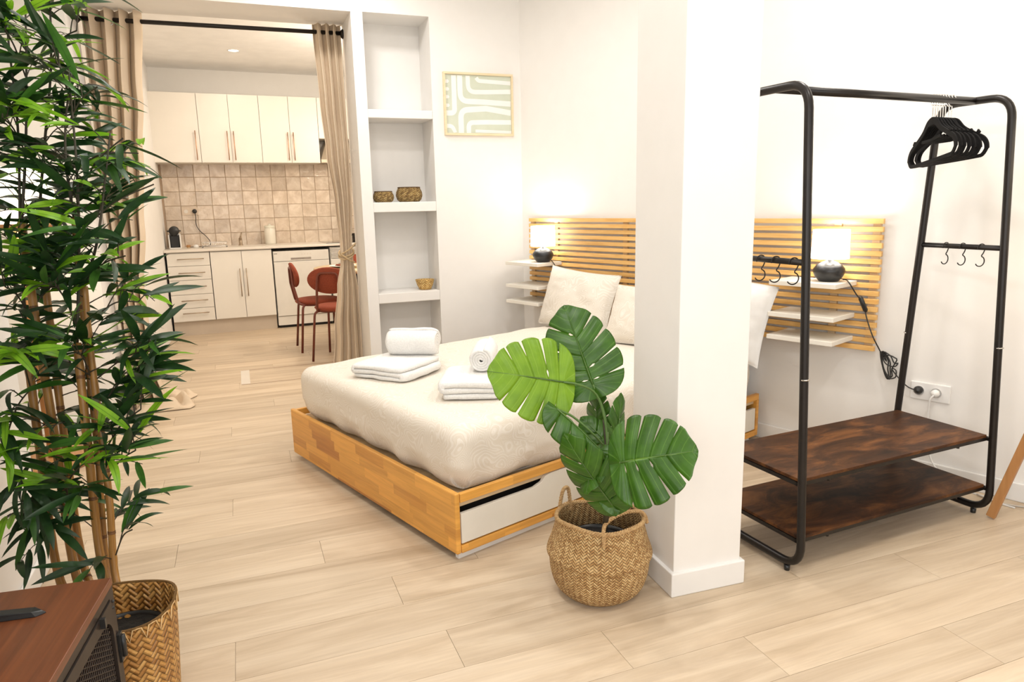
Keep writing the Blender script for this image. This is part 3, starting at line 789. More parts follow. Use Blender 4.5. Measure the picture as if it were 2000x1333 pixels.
bands = [([(.075, .39), (.075, .145), (.016, .145)], .034), ([(.118, .39), (.118, .225), (.30, .222), (.484, .215)], .036),
         ([(.175, .39), (.175, .285), (.30, .288), (.484, .296)], .030), ([(.235, .38), (.25, .36), (.36, .356), (.484, .352)], .026),
         ([(.118, .016), (.118, .165), (.30, .18), (.484, .155)], .038), ([(.172, .016), (.172, .085), (.3, .09), (.484, .092)], .032),
         ([(.22, .03), (.35, .028), (.484, .024)], .02), ([(.016, .062), (.055, .06), (.075, .016)], .026)]
for p, w_ in bands: put('white_band', band(p, w_), m_paper, t)
for z in (.195, .25, .30, .35): put('white_dot', MB().add([(.016, -.0098, z-.011), (.035, -.0098, z-.011), (.042, -.0098, z), (.035, -.0098, z+.011), (.016, -.0098, z+.011)], [(0, 1, 2, 3, 4)]), m_paper, t)

# ------------------------------------------------------------ headboard, wall shelves, table lamps (H frame: x along wall to viewer, y INTO room)
def hthing(name, label, cat, s_, t0=0, z=0, group=None):
    o = thing(name, label, cat, hp(s_, t0, z), H_ROT+PI, group)   # local x = -HS, local y = +HN*-1 ... see below
    return o
# local axes after rotation H_ROT+pi: +x = -HS (away from viewer), +y = direction (HS rotated) -> compute sign
ax = Vector((math.cos(H_ROT+PI+PI/2), math.sin(H_ROT+PI+PI/2), 0))
YS = 1 if ax.dot(-HN) > 0 else -1                                          # +1: local +y points into the room
def hy(a, b): return (min(YS*a, YS*b), max(YS*a, YS*b))
HB0, HB1 = .145, 2.535
t = hthing('slatted_headboard', 'wall-mounted slatted beech headboard behind the bed', 'headboard', HB1, 0, 0)
Lh = HB1-HB0; NSL = 17; zt, zb = 1.196, .572; pitch = (zt-.024-zb)/(NSL-1)
y0, y1 = hy(.018, .036)
sm_ = MB().box(0, Lh, y0, y1, 0, .024).mesh('slat'); sm_.materials.append(m_slat)
for k in range(NSL): put('slat', sm_, m_slat, t, loc=(0, 0, zb+k*pitch), bevel=.0015)
y0, y1 = hy(0, .018)
for s_ in (.145+.02, .40, 1.006, 1.68, 2.32, 2.50):
    put('batten', MB().box(HB1-s_-.017, HB1-s_+.017, y0, y1, zb+.01, zt-.01), m_ash, t)
    for k in range(NSL): pass
for (sa, zz, txt, full) in ((2.11, .905, 'right', 'top'), (2.11, .750, 'right', 'middle'), (2.11, .637, 'right', 'lowest'), (.145, .905, 'left', 'top'), (.145, .750, 'left', 'middle'), (.145, .640, 'left', 'lowest')):
    sb = sa+.325
    side = 'right of the pillar' if txt == 'right' else 'in the far corner'
    o = hthing('wall_shelf', f'cream floating bedside shelf {side}, {full} of its three', 'shelf', sb, 0, zz-.022, 'cream floating shelves on the headboard')
    y0, y1 = hy(.037, .265)
    put('board', MB().box(0, sb-sa, y0, y1, 0, .022), m_shelfw, o, bevel=.002)
    y0, y1 = hy(.036, .042)
    put('bracket', MB().box(.1, .16, y0, y1, -.014, 0), m_steel, o)
def table_lamp(s_, t0, label, cordpts, swi, extra=None):
    t = hthing('table_lamp', label, 'lamp', s_, t0, .905, 'black ceramic bedside lamps')
    put('base', MB().lathe([(.0001, 0), (.042, 0), (.046, .004), (.062, .022), (.0715, .045), (.070, .06), (.055, .080), (.032, .092), (.016, .098), (.012, .104), (.0001, .106)], seg=40), m_ceram, t)
    put('socket', MB().lathe([(.009, .1), (.009, .125), (.0001, .126)], seg=14), m_chrome, t)
    put('shade', MB().lathe([(.083, .108), (.080, .243)], seg=40, caps=False), m_shade, t, solid=.002)
    put('bulb', MB().lathe([(.0001, .125), (.012, .13), (.026, .155), (.022, .178), (.0001, .19)], seg=16), m_shade, t)
    # cord in wall coordinates (s, t, z) -> local
    def lc(p): return ((s_-p[0]), YS*(p[1]-t0), p[2]-.905)
    P = smoothpath([lc(p) for p in cordpts], 6)
    c = put('cord', MB().tube(P, .0032, 6), m_bplast, t)
    a, b2 = Vector(lc(swi[0])), Vector(lc(swi[1]))
    put('switch', MB().tube([a, a+(b2-a)*.1, a+(b2-a)*.9, b2], [.006, .011, .011, .006], 8), m_bplast, c)
    l = bpy.data.lights.new('bedside_lamp_bulb', 'POINT'); l.energy = 5.5; l.color = (1, .88, .72); l.shadow_soft_size = .03
    lo = bpy.data.objects.new('bedside_lamp_bulb', l); col.objects.link(lo); lo.location = hp(s_, t0, .905+.20)
    return t, lc
tr, lcR = table_lamp(2.345, .14, 'lit bedside lamp with black round base on the shelf right of the pillar',
    [(2.405, .12, .915), (2.425, .13, .915), (2.455, .16, .90), (2.47, .12, .85), (2.48, .06, .80), (2.505, .058, .72), (2.535, .055, .645), (2.565, .03, .572), (2.575, .03, .54)], ((2.472, .08, .835), (2.495, .055, .762)))
rg = random.Random(4)
pts = []
for k in range(5):
    for a in range(12):
        an = 2*PI*a/12 + .3
        rx = .012+.004*k; rz = .055+.012*rg.random()
        zq = (.515 if k != 3 else .54)+(rz if k != 3 else .026)*math.sin(an)
        pts.append((2.585+.006*k+(rx if k != 3 else .03)*math.cos(an)-(zq-.525)*.30+(.018 if k == 3 else 0), .03+.006*rg.random()+.003*k, zq))
P = smoothpath([(2.575, .03, .56)] + pts + [(2.62, .03, .50), (2.66, .03, .455), (2.70, .03, .425), (2.738, .03, .418)], 3)
put('bundled_cord', MB().tube([lcR(p) for p in P], .003, 6), m_bplast, tr)
put('plug', MB().lathe([(.0001, .0), (.018, 0), (.019, .016), (.008, .03), (.0001, .031)], seg=16, M=Matrix.Translation(lcR((2.738, .012, .418))) @ Matrix.Rotation(-YS*PI/2, 4, 'X')), m_bplast, tr)
table_lamp(.394, .14, 'lit bedside lamp with black round base on the far shelf by the corner',
    [(.45, .12, .915), (.475, .13, .91), (.50, .12, .87), (.512, .09, .82), (.508, .06, .74), (.512, .05, .68), (.52, .045, .62), (.53, .045, .56), (.53, .04, .45)], ((.508, .075, .80), (.507, .062, .745)))
# wall socket
t = hthing('wall_socket', 'white double wall socket beside the clothes rack', 'socket', 2.865, 0, .372)
y0, y1 = hy(0, .010)
put('plate', MB().box(0, .165, y0, y1, 0, .083), m_white, t, bevel=.004)
for sx in (.055, .127):
    put('outlet', MB().lathe([(.021, 0), (.022, .004), (.0195, .004), (.018, -.006), (.0001, -.006)], seg=24, M=Matrix.Translation((sx, YS*.010, .044)) @ Matrix.Rotation(-YS*PI/2, 4, 'X'), caps=False), simple('socket_ring', (.6, .58, .56), None, .3), t)
t = hthing('white_plug', 'white plug and cable running from the wall socket down to the floor', 'plug', 2.81, 0, .416)
put('plug_body', MB().lathe([(.0001, .012), (.017, .012), (.018, .03), (.01, .04), (.0001, .042)], seg=16, M=Matrix.Rotation(-YS*PI/2, 4, 'X')), m_white, t)
cp_ = [(0, .045, -.005), (.012, .05, -.03), (.018, .035, -.10), (.014, .03, -.2), (-.01, .03, -.31), (-.06, .035, -.365), (-.16, .04, -.411), (-.24, .06, -.412), (-.30, .09, -.412), (-.36, .10, -.412)]
put('cable', MB().tube(smoothpath([(x, YS*y, z) for x, y, z in cp_], 6), .0038, 6), m_white, t)

# ------------------------------------------------------------ bed (B frame: x along the length towards the wall, y to the far side)
B_ROT = R(90-71.6)
BL, BWd = 2.008, 1.50
bed = thing('bed_frame', 'low beech storage bed frame with white side drawers', 'bed', (.65, 2.306, 0), B_ROT)
FZ0, FZ1 = .028, .268
put('footboard', MB().box(0, .022, 0, BWd, FZ0, FZ1), m_bedy, bed, bevel=.006, seg=3)
for y0 in (.0, BWd-.02):
    put('top_rail', MB().box(.023, BL, y0, y0+.02 if y0 == 0 else BWd, .228, .262), m_bedx, bed, bevel=.002)
    put('bottom_rail', MB().box(.023, BL, y0, y0+.02 if y0 == 0 else BWd, .028, .058), m_bedx, bed, bevel=.002)
put('head_end', MB().box(BL-.02, BL, 0.0, BWd, .058, .228), m_bedy, bed)
put('divider', MB().box(.985, 1.005, .0, .095, .058, .228), m_bedx, bed)
put('platform', MB().box(.023, BL-.02, .02, BWd-.02, .205, .225), m_ash, bed)
put('plinth', MB().box(.02, BL-.05, .02, .04, 0, .026), m_white, bed)
put('gap_shade_panel', MB().box(.03, BL-.03, .10, .11, .05, .203), m_gap, bed)  # dark sheet put in for the shade behind the drawer gaps
put('wheel_base', MB().box(.25, BL-.1, BWd-.1, BWd-.06, 0, .2), m_gap, bed)
def drawer_front(x0, x1, cut):  # cut 'l' : low on the left, 'r': low on the right
    za, zc = .183, .222
    pr = []
    L = x1-x0
    if cut == 'l': tp = [(x0, za), (x0+.36, za), (x0+.40, za+.012), (x0+.42, zc-.006), (x0+.45, zc), (x1, zc)]
    else: tp = [(x0, zc), (x1-.45, zc), (x1-.42, zc-.006), (x1-.40, za+.012), (x1-.36, za), (x1, za)]
    pts = [(x0, .064)] + tp + [(x1, .064)]
    m = MB(); n = len(pts)
    vs = [(p[0], .004, p[1]) for p in pts] + [(p[0], .020, p[1]) for p in pts]
    m.add(vs, [tuple(range(n)), tuple(range(n, 2*n))[::-1]] + [(i, n+i, n+(i+1) % n, (i+1) % n) for i in range(n)])
    return m
for a in ((.027, .983, 'l'), (1.007, BL-.024, 'r')):
    put('drawer', drawer_front(*a), m_shelfw, bed, bevel=.0015, label='white drawer front with a cut-out grip')
def roundbox(x0, x1, y0, y1, z0, z1, r, nx, ny, nz, amp=0, seed=0, fr=4, bottomr=None):
    m = MB(); 
    def pt(p):
        q = Vector((min(max(p[0], x0+r), x1-r), min(max(p[1], y0+r), y1-r), min(max(p[2], z0+(bottomr or r)), z1-r)))
        d = Vector(p)-q
        if d.length > 1e-9:
            mx = max(abs(d.x), abs(d.y), abs(d.z)); 
            v = q + d.normalized()*min(r, mx if mx < r else r) if mx > 0 else q
        else: v = q
        if amp:
            n = noise.noise(Vector(v)*fr + Vector((seed, 0, 0)))*amp + noise.noise(Vector(v)*fr*2.7)*amp*.4
            dn = d.normalized() if d.length > 1e-6 else Vector((0, 0, 1))
            v = v + dn*n
        return v
    def face(f, nu, nv): m.grid(f, nu, nv)
    L = lambda a, b, u: a+(b-a)*u
    face(lambda u, v: pt((L(x0, x1, u), L(y0, y1, v), z1)), nx, ny)
    face(lambda u, v: pt((L(x0, x1, u), L(y1, y0, v), z0)), nx, ny)
    face(lambda u, v: pt((L(x0, x1, u), y0, L(z0, z1, v))), nx, nz)
    face(lambda u, v: pt((L(x1, x0, u), y1, L(z0, z1, v))), nx, nz)
    face(lambda u, v: pt((x0, L(y1, y0, u), L(z0, z1, v))), ny, nz)
    face(lambda u, v: pt((x1, L(y0, y1, u), L(z0, z1, v))), ny, nz)
    return m
mt = thing('mattress', 'blue-grey mattress edge showing at the head of the bed', 'mattress', (.65, 2.306, 0), B_ROT)
put('core', roundbox(.12, BL+.002, .080, 1.38, .235, .480, .02, 8, 8, 4), m_matt, mt, weld=True)
sh = thing('fitted_sheet', 'cream paisley fitted sheet stretched over the mattress', 'sheet', (.65, 2.306, 0), B_ROT)
mm = roundbox(.035, BL-.012, .03, 1.462, .232, .497, .062, 120, 90, 20, .007, 3, 3.5)
# drapes wander in at the tucked bottom
vv = []
for x, y, z in mm.v:
    k = max(0, (.34-z)/.11)
    cx, cy = (x-.95), (y-.745)
    wob = .012*math.sin((x+y*1.3)*17) + .008*noise.noise(Vector((x*14, y*14, 0)))
    if z < .36:
        if abs(cy) > .66: y -= math.copysign((.022+wob)*k, cy)
        if cx < -.85: x += (.022+wob)*k
    # gathers running down the near side
    if abs(cy) > .6 and z < .45: y += math.copysign(.005*noise.noise(Vector((x*9+z*22, 3, z*4))), cy)
    vv.append((x, y, max(z, .229)))
mm.v = vv
put('cover', mm, m_sheet, sh, weld=True)

def pillow(name, w_, h_, th, mat, label, loc, rotz, lean, seed, roll=0, group=None):
    t = thing(name, label, 'pillow', loc, rotz, group)
    M_ = Matrix.Rotation(lean, 4, 'Y') @ Matrix.Rotation(roll, 4, 'X')
    def f(sgn):
        def g(u, v):
            a, c = u*2-1, v*2-1
            pin = 1-.07*(a*a)*(1-c*c)-.0
            px = a*w_/2*(1-.06*(1-a*a)*0-.05*c*c*(1-abs(a))*0)*(1-.045*(1-c*c)*abs(a)**3*-1*0)
            py = c*h_/2
            px *= 1-.05*(1-c*c)*abs(a)
            py *= 1-.07*(1-a*a)*abs(c)
            d = max(0, (1-abs(a)**2.6))**.55*max(0, (1-abs(c)**2.6))**.55
            d *= th/2*(1+.25*noise.noise(Vector((a*1.7, c*1.7, seed+sgn))))
            d += .006*noise.noise(Vector((a*5, c*5, seed*2+sgn)))*min(1, d*60)
            return M_ @ Vector((sgn*d, px, py + h_/2))
        return g
    m = MB().grid(f(1), 34, 28).grid(f(-1), 34, 28)
    put('case', m, mat, t, weld=True)
    return t
def bp(x, y, z=0):
    c, s = math.cos(B_ROT), math.sin(B_ROT); return (.65+x*c-y*s, 2.306+x*s+y*c, z)
pillow('pillow', .62, .40, .17, m_case, 'paisley pillow propped on the far side of the headboard', bp(1.72, 1.17, .497), B_ROT, R(18), 1, R(3), 'pillows against the headboard')
pillow('pillow', .56, .36, .15, m_case, 'paisley pillow half hidden behind the column, leaning on the white pillow', bp(1.63, .52, .497), B_ROT, R(24), 2, R(-2), 'pillows against the headboard')
pillow('pillow', .66, .42, .17, m_pillow, 'plain white pillow showing to the right of the column', bp(1.80, .205, .505), B_ROT+R(-3), R(9), 5, R(8), 'pillows against the headboard')

# towels
def ribbon(path, th, w_, M=None, n=16, amp=.002, seed=0, taper=.0):
    """closed thick strip following path (x,z), extruded along y"""
    P = [Vector((p[0], p[1])) for p in path]; N = len(P); L_ = []; R_ = []
    for i in range(N):
        d = (P[min(i+1, N-1)]-P[max(i-1, 0)]).normalized(); nn = Vector((-d.y, d.x))
        L_.append(P[i]+nn*th/2); R_.append(P[i]-nn*th/2)
    ring = L_ + R_[::-1]; m = MB(); K = len(ring)
    vs = []
    for j in range(n+1):
        v = j/n; e = 1-.12*abs(2*v-1)**8
        cx = sum(p.x for p in ring)/K; cz = sum(p.y for p in ring)/K
        for i, p in enumerate(ring):
            q = noise.noise(Vector((p.x*14, v*w_*14, p.y*30+seed)))*amp
            q2 = noise.noise(Vector((p.x*10+9, p.y*20, seed)))*amp*2.2
            vs.append((cx+(p.x-cx)*e+q, (v-.5)*w_+q2*(1 if abs(2*v-1) > .8 else 0), cz+(p.y-cz)*e+q))
    fs = [(j*K+i, j*K+(i+1) % K, (j+1)*K+(i+1) % K, (j+1)*K+i) for j in range(n) for i in range(K)]
    for j, flip in ((0, False), (n, True)):
        for i in range(N-1):
            a = (j*K+i, j*K+i+1, j*K+K-2-i, j*K+K-1-i); fs.append(a if flip else a[::-1])
    return m.add(vs, fs, None, True, M)
def foldpath(L, layers, th, gap=.003):
    pts = []; s = 1
    for k in range(layers):
        z = th/2 + k*(th+gap)
        xs = [-.5, -.3, -.1, .1, .3, .5] if s > 0 else [.5, .3, .1, -.1, -.3, -.5]
        sag = .0015*k
        pts += [(x*L, z + sag*math.cos(x*PI)) for x in xs]
        if k < layers-1:
            zc = z+(th+gap)/2
            for a in (-60, -20, 20, 60): pts.append((s*(L/2+(th+gap)/2*math.cos(R(a))), zc+(th+gap)/2*math.sin(R(a))))
        s = -s
    return pts
def rollpath(r0, r1, turns):
    n = int(turns*22); return [((r0+(r1-r0)*i/n)*math.cos(2*PI*turns*i/n), (r0+(r1-r0)*i/n)*math.sin(2*PI*turns*i/n)) for i in range(n+1)]
ZS = .5015
tw = [('folded_towel', 'folded white bath towel nearest the foot of the bed, left stack', (.672, 3.315, ZS), R(-48), ribbon(foldpath(.30, 3, .019), .0185, .33, amp=.006, seed=1)),
      ('folded_towel', 'folded white bath towel under the rolled towel beside the monstera leaf', (.905, 2.835, ZS), R(-24), ribbon(foldpath(.235, 3, .0235), .0232, .33, amp=.004, seed=4))]
for n_, lb, lo, rz, mb in tw:
    t = thing(n_, lb, 'towel', lo, rz, 'white towels on the bed'); put('terry_cloth', mb, m_towel, t, weld=False)
rollm = lambda L, r, s: ribbon(rollpath(.006, r, 4.2), r/4.2*.86, L, amp=.0035, seed=s, n=20)
t = thing('rolled_towel', 'rolled white towel lying on the left folded towel', 'towel', (.775, 3.405, ZS+.060+.066), R(62), 'white towels on the bed')
put('terry_cloth', rollm(.25, .066, 2), m_towel, t)
t = thing('rolled_towel', 'rolled white towel on top of the right folded towel, spiral end facing the room', 'towel', (.985, 2.93, ZS+.080+.056), R(-24), 'white towels on the bed')
put('terry_cloth', rollm(.27, .056, 6), m_towel, t)

# ------------------------------------------------------------ clothes rack (R frame)
RK_ROT = R(90-86.7)
RK = (1.717, 1.77, 0)
rack = thing('clothes_rack', 'black metal clothes rack with two rustic brown shelves', 'clothes rack', RK, RK_ROT)
rt = .0145; yc = .186
RL = 1.03
def sideloop(x):
    bt, tp = .226, .142
    pts = [(x, yc-bt, .032), (x, yc+bt, .032), (x, yc+tp, 1.655), (x, yc-tp, 1.655)]
    return fillet(pts, .085, 8, True)
for x in (0, RL):
    sd = put('side_frame', MB().tube(sideloop(x), rt, 12, True), m_black, rack)
    put('joint_ring', MB().tube([(x, yc-.196-.0*x, .700), (x, yc-.1955, .704)], .0150, 12), m_steel, sd)
    put('joint_ring', MB().tube([(x, yc+.196, .700), (x, yc+.1955, .704)], .0150, 12), m_steel, sd)
    zb_ = 1.09; q = .226-(.226-.142)*(zb_-.032)/(1.655-.032)
    put('hook_bar', MB().tube([(x, yc-q, zb_), (x, yc+q, zb_)], .0105, 12), m_black, rack)
    for yy in (.02, .34): put('foot', MB().lathe([(.0001, 0), (.010, 0), (.011, .018), (.0001, .02)], c=(x, yy, .0), seg=12), m_bplast, rack)
put('top_bar', MB().tube([(0, yc, 1.655), (RL, yc, 1.655)], rt, 12), m_black, rack)
put('back_brace', MB().tube([(0, yc+.22, .10), (RL, yc+.22, .10)], .006, 8), m_black, rack) if False else None
for z in (.350, .143):
    q = .226-(.226-.142)*(z-.032)/(1.655-.032)
    put('shelf_board', MB().box(.004, RL-.020, yc-q+.012, yc+q-.012, z-.012, z), m_rustic, rack, bevel=.0015)
    m = MB().box(.0, RL-.0, yc-q+.014, yc-q+.028, z-.026, z-.0125).box(.0, RL, yc+q-.028, yc+q-.014, z-.026, z-.0125)
    for x in (.0, RL-.014): m.box(x, x+.014, yc-q+.006, yc+q-.006, z-.026, z-.0125)
    put('shelf_frame', m, m_black, rack)
    for x in (.15, .85): put('screw', MB().lathe([(.0001, 0), (.006, 0), (.006, .008)], c=(x, yc-q+.021, z-.033), seg=8), m_black, rack)
# S hooks
def shook():
    pts = []
    for a in range(200, -30, -20): pts.append((.0165*math.cos(R(a)), 0, .0165*math.sin(R(a))))
    pts = smoothpath(pts + [(.010, 0, -.020), (.004, 0, -.028)] + [(-.002+.0+.020*math.sin(R(a)), 0, -.052+.020*math.cos(R(a))) for a in range(20, 260, 20)], 3)
    me = MB().tube(pts, .0022, 7).mesh('s_hook'); me.materials.append(m_black); return me
shk = shook()
def rkp(x, y, z):
    c, s = math.cos(RK_ROT), math.sin(RK_ROT); return (RK[0]+x*c-y*s, RK[1]+x*s+y*c, z)
words = ['nearest the viewer', 'middle one', 'farthest from the viewer']
for x, sd, ys in ((0, 'rack bar beside the column', (.065, .145, .215)), (RL, 'rack bar above the wall socket', (.10, .175, .245))):
    for i, y in enumerate(ys):
        o = bpy.data.objects.new('s_hook', shk); col.objects.link(o); o.location = rkp(x, y, 1.090-.003); o.rotation_euler = (0, 0, RK_ROT-R(22-4*i if x == 0 else 16-6*i))
        tag(o, f'black S-shaped hook on the {sd}, {words[i]}', 'hook', 'S hooks on the clothes rack')
# hangers
def hanger_mesh():
    m = MB()
    def strip(pts, w_, th=.0055):
        m.tube(pts, w_/2, 8)
    sh_ = []
    for sx in (-1, 1):
        sh_.append(smoothpath([(0, 0, 0), (sx*.035, 0, -.008), (sx*.075, 0, -.042), (sx*.13, 0, -.072), (sx*.185, 0, -.10), (sx*.207, 0, -.125), (sx*.212, 0, -.15)], 4))
    top = sh_[0][::-1] + sh_[1][1:]
    return top
def make_hanger():
    t = thing('clothes_hanger', '', 'hanger', (0, 0, 0), 0, 'black velvet hangers on the rack')
    top = hanger_mesh()
    m = MB()
    # flat velvet body: shoulder band (deep, thin) plus lower bar and tie bar
    def flat(path, hh, th):
        P = [Vector(p) for p in path]; n = len(P); vs = []
        for i in range(n):
            d = (P[min(i+1, n-1)]-P[max(i-1, 0)]).normalized(); nn = Vector((-d.z, 0, d.x))
            h2 = hh[i] if isinstance(hh, list) else hh
            for a, b2 in ((1, 1), (1, -1), (-1, -1), (-1, 1)):
                vs.append(P[i]+nn*h2/2*a+Vector((0, th/2*b2, 0)))
        fs = [(i*4+k, i*4+(k+1) % 4, (i+1)*4+(k+1) % 4, (i+1)*4+k) for i in range(n-1) for k in range(4)]
        fs += [(0, 3, 2, 1), tuple((n-1)*4+k for k in range(4))]
        m.add(vs, fs)
    n = len(top); hh = [.020+.016*math.exp(-((i/(n-1)-.5)/.12)**2) for i in range(n)]
    flat(top, hh, .006)
    flat(smoothpath([(-.212, 0, -.145), (-.19, 0, -.172), (-.15, 0, -.176), (0, 0, -.177), (.15, 0, -.176), (.19, 0, -.172), (.212, 0, -.145)], 4), .015, .006)
    for sx in (-1, 1): flat([(sx*.155, 0, -.078), (sx*.16, 0, -.066), (sx*.168, 0, -.078)], .012, .006)
    m.v = [(x, y, z*.84) for x, y, z in m.v]
    put('velvet_body', m, m_velvet, t, bevel=.0015)
    m = MB(); flat([(-.085, 0, -.066), (0, 0, -.070), (.085, 0, -.066)], .010, .005)
    put('tie_bar', m, m_velvet, t)
    hk = [(0, 0, .008), (0, 0, .045)] + [(.020*math.sin(R(a))-.0, 0, .066-.020*math.cos(R(a))) for a in range(20, 270, 25)]
    hk = [(0, 0, .005), (0, 0, .050)] + [(.0205*math.sin(R(a)), 0, .0785-.0205*math.cos(R(a))) for a in range(0, 255, 25)]
    put('hook', MB().tube(smoothpath(hk, 3), .0019, 7), m_chrome, t)
    return t
hg = make_hanger()
HZ = 1.655+.0145+.0022-.0785-.0205+.0005
hx = [.792, .806, .820, .836, .850, .864, .884, .900]
NH = len(hx)
ordw = ['first hanger from the left', 'second hanger from the left', 'third hanger from the left', 'fourth hanger from the left', 'fifth hanger from the left', 'sixth hanger from the left', 'seventh hanger from the left', 'last at the right of the bunch']
for i, x in enumerate(hx):
    rz = RK_ROT + R(90) - R([34, 32, 31, 29, 27, 24, 29, 23][i])
    lab = f'black velvet hanger, {ordw[i]} on the clothes rack'
    if i == 0: hg.location = rkp(x, yc, HZ); hg.rotation_euler = (0, R(5), rz); hg['label'] = lab
    else: dup(hg, rkp(x, yc, HZ), rz, lab).rotation_euler = (0, R(5-.3*i), rz)

# ------------------------------------------------------------ floor lamps
t = thing('tripod_floor_lamp', 'floor lamp on splayed oak legs, one leg showing beyond the clothes rack', 'floor lamp', (2.83, 1.44, 0), 0)
apex = Vector((0, 0, 1.26))
for k in range(3):
    a = math.atan2(.345, -.075) + k*2*PI/3
    f = Vector((.353*math.cos(a), .353*math.sin(a), 0)); tp = apex + Vector((.03*math.cos(a), .03*math.sin(a), 0))
    d = (tp-f); L_ = d.length; M_ = Matrix.Translation(f) @ d.to_track_quat('Z', 'X').to_matrix().to_4x4()
    put('leg', MB().box(-.016, .016, -.010, .010, .008, L_, M=M_), m_leg, t, bevel=.002)
put('hub', MB().lathe([(.0001, 1.25), (.05, 1.25), (.05, 1.29), (.015, 1.30), (.012, 1.36), (.0001, 1.36)], seg=24), m_leg, t)
put('shade', MB().lathe([(.20, 1.32), (.17, 1.60)], seg=40, caps=False), m_shade2, t, solid=.002)
l = bpy.data.lights.new('tripod_lamp_bulb', 'POINT'); l.energy = 7; l.color = (1, .80, .55); l.shadow_soft_size = .04
lo = bpy.data.objects.new('tripod_lamp_bulb', l); col.objects.link(lo); lo.location = (2.83, 1.44, 1.46)
t2 = thing('floor_cable', 'thin grey-white cable lying along the foot of the wall behind the oak lamp leg', 'cable', (0, 0, 0))
cpz = smoothpath([tuple(hp(3.02, .06, .006)), tuple(hp(3.12, .09, .006)), tuple(hp(3.22, .05, .006)), tuple(hp(3.28, .03, .03)), tuple(hp(3.34, .022, .09)), tuple(hp(3.42, .02, .13)), tuple(hp(3.5, .02, .16))], 6)
put('cable', MB().tube(cpz, .0035, 6), simple('grey_cable', (.55, .5, .44), None, .5), t2)
t = thing('floor_lamp', 'slender wooden floor lamp with white shade behind the bamboo plant', 'floor lamp', (-1.02, 4.17, 0), 0)
put('base', MB().lathe([(.0001, 0), (.205, 0), (.21, .008), (.21, .028), (.2, .034), (.0001, .036)], seg=48), m_leg, t)
put('pole', MB().tube([(0, 0, .03), (0, 0, 1.30)], .016, 14), m_leg, t)
put('shade_ring', MB().lathe([(.185, 1.235), (.192, 1.235), (.192, 1.255), (.185, 1.255)], seg=40, caps=False), m_leg, t)
put('shade', MB().lathe([(.19, 1.255), (.17, 1.52)], seg=40, caps=False), m_shade2, t, solid=.002)
l = bpy.data.lights.new('floor_lamp_bulb', 'POINT'); l.energy = 9; l.color = (1, .80, .55); l.shadow_soft_size = .05
lo = bpy.data.objects.new('floor_lamp_bulb', l); col.objects.link(lo); lo.location = (-1.02, 4.17, 1.30)
lo.location.x += .05

# ------------------------------------------------------------ TV stand and TV
ST_ROT = R(-6.8)
t = thing('tv_stand', 'walnut-topped tv stand with dark metal mesh door in the near left corner', 'tv stand', (-.331, 1.666, 0), ST_ROT)
SL, SD = 1.15, .37
put('top', MB().box(-SD, 0, -SL, 0, .482, .50), m_walnut, t, bevel=.0015)
put('body', MB().box(-SD, -SD+.015, -SL, 0, .06, .482).box(-SD, -.016, -.012, 0, .06, .482).box(-SD, -.016, -SL, -SL+.012, .06, .482).box(-SD, -.016, -SL, 0, .06, .075).box(-SD, -.016, -SL/2-.006, -SL/2+.006, .075, .482), m_walnut, t)
m_dm = simple('dark_metal_sheet', (.055, .042, .035), (.04, .03, .025), .45, .5)
put('face_frame', MB().box(-.016, -.001, -SL, 0, .463, .482).box(-.016, -.001, -SL, 0, .06, .09).box(-.016, -.001, -.028, 0, .09, .463).box(-.016, -.001, -SL, -SL+.028, .09, .463).box(-.016, -.001, -SL/2-.014, -SL/2+.014, .09, .463), m_dm, t)
for yy in (-.04, -SL+.04):
    for xx in (-SD+.03, -.04): put('leg', MB().box(xx-.015, xx+.015, yy-.015, yy+.015, 0, .06), m_dm, t)
